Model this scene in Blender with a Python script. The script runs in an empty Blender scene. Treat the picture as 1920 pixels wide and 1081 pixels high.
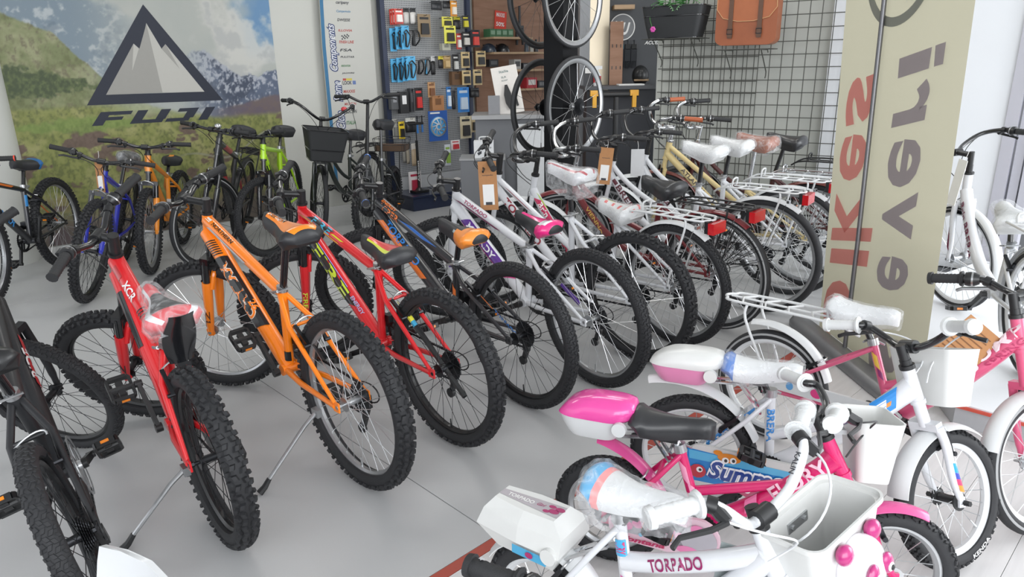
import bpy, bmesh, math, random
import numpy as np
from mathutils import Vector, Matrix, noise as mnoise
random.seed(7); np.random.seed(7)
PI = math.pi; R_ = math.radians
S = bpy.context.scene
COL = S.collection
# ---------------------------------------------------------------- camera
cam = bpy.data.objects.new('camera', bpy.data.cameras.new('camera')); COL.objects.link(cam)
cam.data.sensor_width = 36.0; cam.data.sensor_fit = 'HORIZONTAL'; cam.data.lens = 1314.5/1920*36
cam.data.clip_start = .02; cam.data.clip_end = 200
_p, _r = .307, .0183
_f = Vector((0, math.cos(_p), -math.sin(_p))); _u = Vector((0, math.sin(_p), math.cos(_p))); _x = Vector((1, 0, 0))
_X = _x*math.cos(_r)-_u*math.sin(_r); _Y = _u*math.cos(_r)+_x*math.sin(_r)
cam.matrix_world = Matrix(((_X.x, _Y.x, -_f.x, 0), (_X.y, _Y.y, -_f.y, 0), (_X.z, _Y.z, -_f.z, 1.434), (0, 0, 0, 1)))
S.camera = cam
# ---------------------------------------------------------------- world, exposure, lights
wd = bpy.data.worlds.new('daylight'); S.world = wd; wd.use_nodes = True
bg = wd.node_tree.nodes['Background']; bg.inputs[0].default_value = (.93, .96, 1, 1); bg.inputs[1].default_value = 1.5
S.view_settings.view_transform = 'Standard'; S.view_settings.look = 'None'
S.view_settings.exposure = 0.0; S.view_settings.gamma = 1.0
S.view_settings.use_curve_mapping = False
S.cycles.use_denoising = True
S.cycles.max_bounces = 8; S.cycles.transparent_max_bounces = 16
def area(name, loc, target, sx, sy, power, color=(1, 1, 1)):
    d = bpy.data.lights.new(name, 'AREA'); d.shape = 'RECTANGLE'; d.size = sx; d.size_y = sy; d.energy = power; d.color = color
    o = bpy.data.objects.new(name, d); COL.objects.link(o); o.location = loc
    o.rotation_euler = (Vector(target)-Vector(loc)).to_track_quat('-Z', 'Y').to_euler(); return o
# daylight through the shop window on the right and the glass front behind the camera
area('window_daylight', (5.2, 2.6, 1.7), (0, 4.2, .6), 3.6, 2.6, 165, (.95, .98, 1))
area('shopfront_daylight', (1.0, -2.6, 2.1), (0, 4, .5), 5.5, 2.6, 215, (.96, .98, 1))
# unseen fill lights added overhead to brighten the pegboard and left side
for lx_, ly_ in ((-2.2, 4.4), (.4, 4.4), (-.6, 6.4), (1.6, 6.0)): area('ceiling_fill_light', (lx_, ly_, 2.96), (lx_, ly_, 0), 1.2, .6, 16, (1, .98, .95))
# ---------------------------------------------------------------- materials
def lin(c):
    return tuple((v/12.92 if v <= .04045 else ((v+.055)/1.055)**2.4) for v in c)
def hexc(h):
    h = h.lstrip('#'); return lin(tuple(int(h[i:i+2], 16)/255 for i in (0, 2, 4)))
MATS = {}
def mk(name, col, rough=.5, metal=0., coat=0., var=.06, scale=40., bump=0., bscale=None, spec=.5, trans=0.):
    """procedural principled material: base colour with a little noise mottling, optional bump"""
    if name in MATS: return MATS[name]
    if isinstance(col, str): col = hexc(col)
    m = bpy.data.materials.new(name); m.use_nodes = True; n = m.node_tree.nodes; l = m.node_tree.links
    b = n['Principled BSDF']; b.inputs['Roughness'].default_value = rough; b.inputs['Metallic'].default_value = metal
    b.inputs['Coat Weight'].default_value = coat; b.inputs['Coat Roughness'].default_value = .08
    b.inputs['Specular IOR Level'].default_value = spec
    if trans: b.inputs['Transmission Weight'].default_value = trans
    tc = n.new('ShaderNodeTexCoord'); nz = n.new('ShaderNodeTexNoise'); nz.inputs['Scale'].default_value = scale; nz.inputs['Detail'].default_value = 3
    l.new(tc.outputs['Object'], nz.inputs['Vector'])
    mx = n.new('ShaderNodeMix'); mx.data_type = 'RGBA'
    mx.inputs[6].default_value = (*[max(0, c*(1-var)) for c in col], 1); mx.inputs[7].default_value = (*[min(1, c*(1+var)+.002) for c in col], 1)
    l.new(nz.outputs['Fac'], mx.inputs[0]); l.new(mx.outputs[2], b.inputs['Base Color'])
    if bump:
        bp = n.new('ShaderNodeBump'); bp.inputs['Strength'].default_value = bump; bp.inputs['Distance'].default_value = .002
        nb = n.new('ShaderNodeTexNoise'); nb.inputs['Scale'].default_value = bscale or scale*4; nb.inputs['Detail'].default_value = 4
        l.new(tc.outputs['Object'], nb.inputs['Vector']); l.new(nb.outputs['Fac'], bp.inputs['Height']); l.new(bp.outputs['Normal'], b.inputs['Normal'])
    MATS[name] = m; return m
def paint(h, rough=.32): return mk('paint_'+h.lstrip('#'), h, rough, 0, .6, .03)
RUB = mk('tyre_rubber', '#232427', .62, 0, 0, .25, 60, .5, 900)
RUBG = mk('tyre_rubber_grey', '#3a3b3d', .7, 0, 0, .2, 60, .5, 900)
GRIP = mk('grip_rubber', '#262729', .6, 0, 0, .15, 80, .6, 700)
BLK = mk('black_plastic', '#1a1b1d', .42, 0, .15, .15)
MBLK = mk('matte_black_paint', '#202124', .5, 0, .1, .12, 30)
GBLK = mk('gloss_black_paint', '#121316', .22, 0, .7, .1)
STEEL = mk('dark_steel', '#3c3d40', .35, .9, 0, .15)
CHROME = mk('chrome', '#d8dadc', .13, 1., 0, .03)
ALU = mk('alloy', '#b9bbbd', .32, .9, 0, .06)
RIMS = mk('silver_rim', '#b4b6b8', .3, .85, 0, .05)
RIMB = mk('black_rim', '#1d1e20', .35, .2, .2, .1)
RIMW = mk('white_rim', '#d2d4d6', .4, 0, .2, .03)
SPK = mk('spoke_steel', '#c9cbcd', .28, .9, 0, .03)
SPKB = mk('spoke_black', '#26272a', .4, .5, 0, .05)
WHT = paint('#d9dbde'); WHP = mk('white_plastic', '#d3d5d6', .38, 0, .15, .02)
ORR = mk('orange_reflector', '#ff8a10', .25, 0, .5, .2, 300)
REDR = mk('red_reflector', '#c01820', .2, 0, .8, .35, 250)
CARD = mk('brown_card', '#b07f54', .8, 0, 0, .08, 60)
PAPER = mk('white_paper', '#e4e4e2', .75, 0, 0, .03)
def film():
    m = bpy.data.materials.new('clear_plastic_film'); m.use_nodes = True; n = m.node_tree.nodes; l = m.node_tree.links
    b = n['Principled BSDF']; b.inputs['Base Color'].default_value = (.9, .92, .94, 1); b.inputs['Roughness'].default_value = .18
    t = n.new('ShaderNodeBsdfTransparent'); mx = n.new('ShaderNodeMixShader')
    tc = n.new('ShaderNodeTexCoord'); nz = n.new('ShaderNodeTexNoise'); nz.inputs['Scale'].default_value = 17; nz.inputs['Detail'].default_value = 4; nz.inputs['Distortion'].default_value = 2.2
    l.new(tc.outputs['Object'], nz.inputs['Vector'])
    mr = n.new('ShaderNodeMapRange'); mr.inputs[1].default_value = .42; mr.inputs[2].default_value = .75; mr.inputs[3].default_value = .10; mr.inputs[4].default_value = .42
    l.new(nz.outputs['Fac'], mr.inputs[0]); l.new(mr.outputs[0], mx.inputs[0])
    bp = n.new('ShaderNodeBump'); bp.inputs['Strength'].default_value = .7; bp.inputs['Distance'].default_value = .012; l.new(nz.outputs['Fac'], bp.inputs['Height']); l.new(bp.outputs['Normal'], b.inputs['Normal'])
    l.new(t.outputs[0], mx.inputs[1]); l.new(b.outputs[0], mx.inputs[2]); l.new(mx.outputs[0], n['Material Output'].inputs['Surface']); return m
FILM = film()
def glassmat():
    m = bpy.data.materials.new('window_glass'); m.use_nodes = True; n = m.node_tree.nodes; l = m.node_tree.links
    t = n.new('ShaderNodeBsdfTransparent'); t.inputs[0].default_value = (.96, .98, .98, 1); g = n.new('ShaderNodeBsdfGlossy'); g.inputs['Roughness'].default_value = .02
    f = n.new('ShaderNodeFresnel'); f.inputs[0].default_value = 1.45; mx = n.new('ShaderNodeMixShader')
    l.new(f.outputs[0], mx.inputs[0]); l.new(t.outputs[0], mx.inputs[1]); l.new(g.outputs[0], mx.inputs[2]); l.new(mx.outputs[0], n['Material Output'].inputs['Surface']); return m
GLASS = glassmat()
# ---------------------------------------------------------------- mesh helpers
def V3(p): return np.array(p, float)
def norm(a):
    n = np.linalg.norm(a); return a/n if n > 1e-12 else a
class MB:
    def __init__(s): s.v = []; s.f = []; s.m = []; s.n = 0
    def add(s, vs, fs, mi=0):
        b = s.n; s.v.extend([tuple(map(float, q)) for q in vs]); s.n += len(vs)
        for f in fs: s.f.append(tuple(i+b for i in f)); s.m.append(mi)
        return s
    def tube(s, pts, r, n=8, mi=0, cap=True, closed=False, fl=1.0):
        """swept tube; r number or list; fl squeezes the section sideways (local second axis)"""
        P = [V3(p) for p in pts]; k = len(P); rr = r if hasattr(r, '__len__') else [r]*k
        T = []
        for i in range(k):
            a = P[(i-1) % k] if (closed or i > 0) else P[i]; b = P[(i+1) % k] if (closed or i < k-1) else P[i]
            T.append(norm(b-a))
        ref = V3((0, 1, 0)) if abs(T[0][1]) < .9 else V3((1, 0, 0))
        N = norm(np.cross(T[0], ref)); vs = []
        for i in range(k):
            N = norm(N-T[i]*(N@T[i])); B = np.cross(T[i], N)
            for j in range(n):
                a = 2*PI*j/n; vs.append(P[i]+rr[i]*(math.cos(a)*N+math.sin(a)*fl*B))
        fs = []; seg = k if closed else k-1
        for i in range(seg):
            i2 = (i+1) % k
            for j in range(n): fs.append((i*n+j, i*n+(j+1) % n, i2*n+(j+1) % n, i2*n+j))
        if cap and not closed: fs.append(tuple(range(n))[::-1]); fs.append(tuple((k-1)*n+j for j in range(n)))
        return s.add(vs, fs, mi)
    def cyl(s, a, b, r0, r1=None, n=12, mi=0): return s.tube([a, b], [r0, r0 if r1 is None else r1], n, mi)
    def box(s, c, d, mi=0, M=None, taper=1.0):
        x, y, z = [q/2 for q in d]; vs = []
        for sz in (-1, 1):
            t = taper if sz > 0 else 1
            for sx, sy in ((-1, -1), (1, -1), (1, 1), (-1, 1)): vs.append((sx*x*t, sy*y*t, sz*z))
        if M is not None: vs = [tuple(M @ Vector(v)) for v in vs]
        vs = [(v[0]+c[0], v[1]+c[1], v[2]+c[2]) for v in vs]
        return s.add(vs, [(3, 2, 1, 0), (4, 5, 6, 7), (0, 1, 5, 4), (1, 2, 6, 5), (2, 3, 7, 6), (3, 0, 4, 7)], mi)
    def bar(s, a, b, w, t, mi=0, up=(0, 1, 0), w2=None):
        """flat bar a->b, width w across (perp to up), thickness t along up"""
        a = V3(a); b = V3(b); d = norm(b-a); u = V3(up); u = norm(u-d*(u@d)); q = np.cross(d, u); w2 = w if w2 is None else w2
        vs = []
        for p, ww in ((a, w), (b, w2)):
            for i, j in ((-1, -1), (1, -1), (1, 1), (-1, 1)): vs.append(p+q*ww/2*i+u*t/2*j)
        return s.add(vs, [(3, 2, 1, 0), (4, 5, 6, 7), (0, 1, 5, 4), (1, 2, 6, 5), (2, 3, 7, 6), (3, 0, 4, 7)], mi)
    def ring(s, prof, n=48, mi=0, c=(0, 0, 0), closed=True, a0=0, a1=2*PI, mis=None):
        """revolve profile [(radius, y)] about the Y axis through c"""
        full = abs(a1-a0-2*PI) < 1e-6; k = len(prof); vs = []; cnt = n if full else n+1
        for i in range(cnt):
            a = a0+(a1-a0)*i/n; ca, sa = math.cos(a), math.sin(a)
            for r, y in prof: vs.append((c[0]+r*ca, c[1]+y, c[2]+r*sa))
        fs = []; ms = []
        for i in range(n):
            i2 = (i+1) % cnt
            for j in range(k if closed else k-1):
                j2 = (j+1) % k; fs.append((i*k+j, i2*k+j, i2*k+j2, i*k+j2)); ms.append(mis[j] if mis else mi)
        if closed and not full: fs.append(tuple(range(k))[::-1]); fs.append(tuple(n*k+j for j in range(k))); ms += [mi, mi]
        b = s.n; s.v.extend(vs); s.n += len(vs)
        for f, m_ in zip(fs, ms): s.f.append(tuple(i+b for i in f)); s.m.append(m_)
        return s
    def loft(s, secs, mi=0, closed=True, cap0=True, cap1=True, mfn=None):
        k = len(secs[0]); vs = [q for sec in secs for q in sec]; b = s.n
        s.v.extend([tuple(map(float, q)) for q in vs]); s.n += len(vs)
        for i in range(len(secs)-1):
            for j in range(k if closed else k-1):
                j2 = (j+1) % k; s.f.append((b+i*k+j, b+i*k+j2, b+(i+1)*k+j2, b+(i+1)*k+j)); s.m.append(mfn(i, j) if mfn else mi)
        if cap0: s.f.append(tuple(b+j for j in range(k))[::-1]); s.m.append(mi)
        if cap1: s.f.append(tuple(b+(len(secs)-1)*k+j for j in range(k))); s.m.append(mi)
        return s
    def ball(s, c, rx, ry=None, rz=None, n=12, m=8, mi=0, M=None):
        ry = ry or rx; rz = rz or rx; vs = []
        for i in range(m+1):
            t = PI*i/m
            for j in range(n):
                a = 2*PI*j/n; p = Vector((rx*math.sin(t)*math.cos(a), ry*math.sin(t)*math.sin(a), rz*math.cos(t)))
                if M is not None: p = M @ p
                vs.append((c[0]+p.x, c[1]+p.y, c[2]+p.z))
        fs = [(i*n+j, (i+1)*n+j, (i+1)*n+(j+1) % n, i*n+(j+1) % n) for i in range(m) for j in range(n)]
        return s.add(vs, fs, mi)
    def mesh(s, name, mats, smooth=True, ang=40):
        me = bpy.data.meshes.new(name); me.from_pydata(s.v, [], s.f)
        for m in (mats if isinstance(mats, (list, tuple)) else [mats]): me.materials.append(m)
        me.polygons.foreach_set('material_index', s.m)
        if smooth:
            me.polygons.foreach_set('use_smooth', [True]*len(s.f)); me.set_sharp_from_angle(angle=R_(ang))
        me.update(); return me
def link(name, me, parent=None, M=None):
    o = bpy.data.objects.new(name, me); COL.objects.link(o)
    if parent is not None: o.parent = parent
    if M is not None: o.matrix_local = M
    return o
def ob(name, mb, mats, parent=None, M=None, smooth=True, ang=40): return link(name, mb.mesh(name, mats, smooth, ang), parent, M)
def tag(o, label=None, cat=None, group=None, kind=None):
    if label: o['label'] = label
    if cat: o['category'] = cat
    if group: o['group'] = group
    if kind: o['kind'] = kind
    return o
def thing(name, label, cat, loc=(0, 0, 0), rot=(0, 0, 0), group=None):
    o = bpy.data.objects.new(name, None); COL.objects.link(o); o.location = loc; o.rotation_euler = rot; o.empty_display_size = .1
    return tag(o, label, cat, group)
def arcpts(c, r, a0, a1, n, ax='xz'):
    return [(c[0]+r*math.cos(a0+(a1-a0)*i/n), c[1], c[2]+r*math.sin(a0+(a1-a0)*i/n)) for i in range(n+1)]
def bez(P, n=12):
    P = [V3(p) for p in P]; out = []
    for i in range(n+1):
        t = i/n; Q = P
        while len(Q) > 1: Q = [Q[j]*(1-t)+Q[j+1]*t for j in range(len(Q)-1)]
        out.append(Q[0])
    return out
def smoothpath(P, n=6):
    """Catmull-Rom through points"""
    P = [V3(p) for p in P]; out = []
    for i in range(len(P)-1):
        p0 = P[max(i-1, 0)]; p1 = P[i]; p2 = P[i+1]; p3 = P[min(i+2, len(P)-1)]
        for j in range(n):
            t = j/n; out.append(.5*((2*p1)+(-p0+p2)*t+(2*p0-5*p1+4*p2-p3)*t*t+(-p0+3*p1-3*p2+p3)*t**3))
    out.append(P[-1]); return out
# ---- lettering: built-in font outlines turned into mesh
_tc = {}
def glyphs(txt, bold=.0, shear=0.):
    k = (txt, bold, shear)
    if k in _tc: return _tc[k]
    c = bpy.data.curves.new('t', 'FONT'); c.body = txt; c.size = 1; c.offset = bold; c.shear = shear; c.resolution_u = 3; c.fill_mode = 'FRONT'
    o = bpy.data.objects.new('t', c); me = bpy.data.meshes.new_from_object(o)
    v = np.array([q.co[:2] for q in me.vertices]) if len(me.vertices) else np.zeros((0, 2)); f = [tuple(p.vertices) for p in me.polygons]
    bpy.data.objects.remove(o); bpy.data.curves.remove(c); bpy.data.meshes.remove(me)
    if len(v): v = v-v.min(0)
    _tc[k] = (v, f); return _tc[k]
def text_fit(txt, w, h, bold=.02, shear=0.):
    v, f = glyphs(txt, bold, shear); e = v.max(0); return v*np.array([w/e[0], h/e[1]]), f
def put_text(mb, txt, org, ux, uy, w, h, bold=.02, shear=0., mi=0):
    v, f = text_fit(txt, w, h, bold, shear); o = V3(org); ux = V3(ux); uy = V3(uy)
    mb.add([o+ux*q[0]+uy*q[1] for q in v], f, mi)
def tube_frame(P0, P1, side):
    P0 = V3(P0); P1 = V3(P1); d = norm(P1-P0); s = V3((0, side, 0)); s = norm(s-d*(s@d))
    return P0, d, s, np.cross(s, d)   # centre, along, outward, up (reading upright seen from outside)
def tube_text(mb, txt, P0, P1, r, u0, w, h, side=1, bold=.02, shear=0., mi=0, lift=.0012, rot=0.):
    """lettering wrapped on a tube's side; u runs P0->P1"""
    o, d, s, n = tube_frame(P0, P1, side); v, f = text_fit(txt, w, h, bold, shear)
    vs = []
    for x, y in v:
        a = (y-h/2)/r+rot; vs.append(o+d*(u0+x)+(r+lift)*(math.cos(a)*s+math.sin(a)*n))
    mb.add(vs, f, mi)
def tube_patch(mb, P0, P1, r, u0, u1, a0, a1, side=1, mi=0, lift=.0006, skew=0., na=5):
    o, d, s, n = tube_frame(P0, P1, side); vs = []
    for i in range(2):
        for j in range(na+1):
            a = a0+(a1-a0)*j/na; u = (u0, u1)[i]+skew*(j/na-.5); vs.append(o+d*u+(r+lift)*(math.cos(a)*s+math.sin(a)*n))
    mb.add(vs, [(j, j+1, na+1+j+1, na+1+j) for j in range(na)], mi)
def flat_shape(mb, pts, fn, mi=0): mb.add([fn(*p) for p in pts], [tuple(range(len(pts)))], mi)
def ell(cx, cy, rx, ry, n=16): return [(cx+rx*math.cos(2*PI*i/n), cy+ry*math.sin(2*PI*i/n)) for i in range(n)]
# ---------------------------------------------------------------- bicycles
_wc = {}
def cached(key, fn):
    if key not in _wc: _wc[key] = fn()
    return _wc[key]
def tyre_mesh(R, w, style):
    def mkm():
        mb = MB(); h = w/2; kn = style in ('knob', 'semi', 'brick'); lug = {'knob': .0085, 'semi': .004, 'brick': .0022}.get(style, 0); Ro = R-lug
        cR = Ro-h*1.02; n = 64; pr = []
        for i in range(13):
            a = R_(-128+256*i/12); pr.append((cR+h*math.cos(a)*1.02, h*math.sin(a)))
        mis = [0]*13
        if style == 'line': mis[2] = 1; mis[9] = 1
        mb.ring(pr, n, mis=mis)
        if kn:
            N = int(2*PI*R/(.031 if style == 'knob' else .021)); L, W = (.017, .015) if style == 'knob' else (.014, .011)
            rows = [(-52, 0, .9), (-22, .5, 1), (22, 0, 1), (52, .5, .9)] if style == 'knob' else [(-48, 0, .8), (-20, .5, 1), (8, 0, 1), (34, .5, 1), (60, 0, .8)]
            for ai, ph, sc in rows:
                for k in range(N):
                    t = 2*PI*(k+ph)/N; a = R_(ai)
                    er = V3((math.cos(t), 0, math.sin(t))); et = V3((-math.sin(t), 0, math.cos(t)))
                    nn = er*math.cos(a)+V3((0, 1, 0))*math.sin(a); b = np.cross(nn, et)
                    base = er*cR+nn*(h*1.0); tl = et*L/2*sc+b*(.003 if k % 2 else -.003); wd_ = b*W/2*sc; hh = lug*1.15
                    vs = [base+tl*i_+wd_*j_ for i_, j_ in ((-1, -1), (1, -1), (1, 1), (-1, 1))]+[base+nn*hh+tl*i_*.8+wd_*j_*.8 for i_, j_ in ((-1, -1), (1, -1), (1, 1), (-1, 1))]
                    mb.add(vs, [(4, 5, 6, 7), (0, 1, 5, 4), (1, 2, 6, 5), (2, 3, 7, 6), (3, 0, 4, 7)])
        return mb.mesh('tyre', [RUB, mk('tyre_sidewall_line', '#9a9b9c', .5)], True, 35)
    return cached(('ty', R, w, style), mkm)
def rim_mesh(Ro, dep, mat, nip=32):
    def mkm():
        mb = MB(); hw = .0125
        mb.ring([(Ro+.006, -hw), (Ro+.006, -hw+.002), (Ro-.002, -hw+.003), (Ro-.002, hw-.003), (Ro+.006, hw-.002), (Ro+.006, hw), (Ro-dep*.5, hw), (Ro-dep, hw*.45), (Ro-dep, -hw*.45), (Ro-dep*.5, -hw)], 64)
        mb.cyl((Ro-dep, 0, .004), (Ro-dep-.035, 0, .004), .0032, .0024, 6)
        return mb.mesh('rim', [mat], True, 35)
    return cached(('rim', Ro, dep, mat.name), mkm)
def spoke_mesh(Ri, n, mat, rear, fl=.028):
    def mkm():
        mb = MB(); cr = R_(52 if n >= 28 else 30)
        for k in range(n):
            t = 2*PI*k/n; sd = 1 if k % 2 else -1; t2 = t+cr*(1 if (k//2) % 2 else -1)
            y = sd*(.03 if not rear else (.032 if sd > 0 else .022))
            a = (.022*math.cos(t2), y, .022*math.sin(t2)); b = (Ri*math.cos(t), 0, Ri*math.sin(t)); mb.cyl(a, b, .00125, None, 4)
        return mb.mesh('spokes', [mat], False)
    return cached(('sp', round(Ri, 3), n, mat.name, rear), mkm)
def hub_mesh(rear, mat, w=.05):
    def mkm():
        mb = MB(); f = .032
        mb.ring([(.0, -w), (.006, -w), (.006, -f-.004), (.013, -f-.004), (.027, -f-.003), (.027, -f), (.014, -f+.004), (.0125, 0), (.014, f-.004), (.027, f), (.027, f+.003), (.013, f+.004), (.006, f+.004), (.006, w), (0, w)], 18, closed=False)
        for s in (-1, 1): mb.cyl((0, s*w, 0), (0, s*(w+.016), 0), .009, .008, 6)
        return mb.mesh('hub', [mat], True, 30)
    return cached(('hub', rear, mat.name, w), mkm)
def cog_mesh(kids):
    def mkm():
        mb = MB()
        def gear(R, y, n, th=.0022):
            vs = []
            for s in (0, 1):
                for i in range(n*2):
                    a = PI*i/n; r = R+(.004 if i % 2 else 0); vs.append((r*math.cos(a), y+s*th, r*math.sin(a)))
            m = n*2; mb.add(vs, [tuple(range(m))[::-1], tuple(range(m, 2*m))]+[(i, (i+1) % m, m+(i+1) % m, m+i) for i in range(m)])
        if kids: gear(.034, -.038, 16, .003)
        else:
            for k, r in enumerate((.056, .050, .044, .038, .032, .026)): gear(r, -.030-.0042*k, int(12+r*350))
        return mb.mesh('sprocket', [STEEL], False)
    return cached(('cog', kids), mkm)
def wheel(root, which, c, R, o, M=None, rear=False):
    tw = o.get('tw', .05); dep = o.get('rimdep', .016); Ro = R-tw*.9
    rimm = o.get('rimm', RIMB); spm = o.get('spm', SPK); n = o.get('nsp', 32)
    L = Matrix.Translation(c)
    if M is not None: L = M @ L
    w = link(which, rim_mesh(round(Ro, 4), dep, rimm), root, L @ Matrix.Rotation(o.get('spin', .7)+(.9 if rear else 0), 4, 'Y'))
    tag(link('tyre', tyre_mesh(R, tw, o.get('tyre', 'knob')), w))
    tag(link('spokes', spoke_mesh(Ro-dep+.002, n, spm, rear), w), kind='stuff')
    link('hub', hub_mesh(rear, o.get('hubm', STEEL if rimm is RIMB else ALU), o.get('hubw', .05)), w)
    if rear and not o.get('nocog'): link('sprocket', cog_mesh(o.get('kind') == 'kids'), w)
    return w
SAD_T = [0, .025, .06, .11, .17, .24, .31, .38, .45, .52, .59, .66, .73, .80, .87, .94, 1.0]
def saddle_secs(L, W, Wn, z, x0, dip=.012, skirt=.045, scale=1.0, jit=0., seed=0, hang=0., tilt=.0, crown=.024):
    secs = []; n = 16; rnd = random.Random(seed)
    for i in range(n+1):
        t = SAD_T[i]; x = x0+L*(t-.5)   # tail -> nose
        if t < .1: w = W*(.55+.45*math.sin(t/.1*PI/2))
        else:
            q = min(1, (t-.1)/.62); w = W+(Wn-W)*(q*q*(3-2*q))
        if t > .9: w *= math.sqrt(max(.12, 1-((t-.9)/.1)**2*.85))
        zt = z-dip*math.sin(PI*t)+(.006 if t < .15 else 0)-(.012*((t-.85)/.15)**2 if t > .85 else 0)-(.020*(1-t/.11)**2 if t < .11 else 0)
        sk = skirt*((.30+.70*min(1, t/.15)) if t < .5 else 1-.35*(t-.5)/.5)+hang
        sec = []
        for k in range(13):
            f = -1+2*k/12; a = abs(f)
            if a <= .72: y = w*f/.72*.93; zz = zt-crown*(a/.72)**2.2
            else: q = (a-.72)/.28; y = (w*.93+w*.07*math.sin(q*PI))*(1 if f > 0 else -1)*(1-.16*q*q); zz = zt-crown-sk*q
            j = (rnd.random()-.5)*jit
            sec.append(V3((x0+(x-x0)*scale+(rnd.random()-.5)*jit*.4, y*scale+j, zz+(x-x0)*tilt+(scale-1)*.03+(rnd.random()-.5)*jit*(1.6 if a > .8 else .7))))
        secs.append(sec)
    return secs
def saddle(root, o, c):
    kind = o.get('sad', 'mtb'); x0, z = c
    L, W, Wn = {'mtb': (.285, .086, .026), 'city': (.265, .112, .038), 'kids': (.235, .072, .028)}[kind]; tl = o.get('sadtilt', .10 if o.get('side', 1) > 0 else .0)
    mats = o.get('sadm', [BLK]); fnc = o.get('sadf')
    mb = MB(); mb.loft(saddle_secs(L, W, Wn, z, x0, skirt=.070 if kind == 'city' else .05 if kind == 'mtb' else .04, tilt=tl), mfn=(lambda i, j: min(len(mats)-1, fnc(i, j))) if fnc else None)
    s = ob('saddle', mb, mats, root, ang=50)
    rl = MB()
    for sg in (-1, 1): rl.tube(smoothpath([(x0-.09, sg*.032, z-.045), (x0-.05, sg*.024, z-.066), (x0+.03, sg*.022, z-.066), (x0+.10, sg*.012, z-.04)], 4), .0036, 6)
    rl.box((x0-.005, 0, z-.07), (.05, .05, .03))
    ob('saddle_rail', rl, [o.get('raild', BLK)], s)
    if o.get('sadtext'):
        t = MB()
        for (txt, u, v, w, h, mi) in o['sadtext']:
            # printed on the crown of the saddle, read from the left side
            vs, fs = text_fit(txt, w, h, .02); t.add([(x0+u-q[0], v-q[1], z+.0035+(u-q[0])*tl-.012*math.sin(PI*min(1, max(0, (u-q[0])/L+.5)))-.024*(abs(v-q[1])/(.72*.93*(W if (u-q[0]) < -.06 else .5*W)))**2.2) for q in vs], fs)
        ob('lettering', t, [o['sadtm']], s, smooth=False)
    if o.get('wrap'):
        mb = MB(); mb.loft(saddle_secs(L*1.03, W*1.05, Wn*1.5, z+.006, x0, skirt=.055, scale=1.03, tilt=tl, jit=o.get('jit', .006), seed=o.get('seed', 1), hang=o.get('hang', .035)), cap0=True, cap1=True)
        tag(ob('plastic_wrap', mb, [FILM], s, ang=75), 'crumpled clear plastic wrap over the saddle')
    return s
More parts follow.
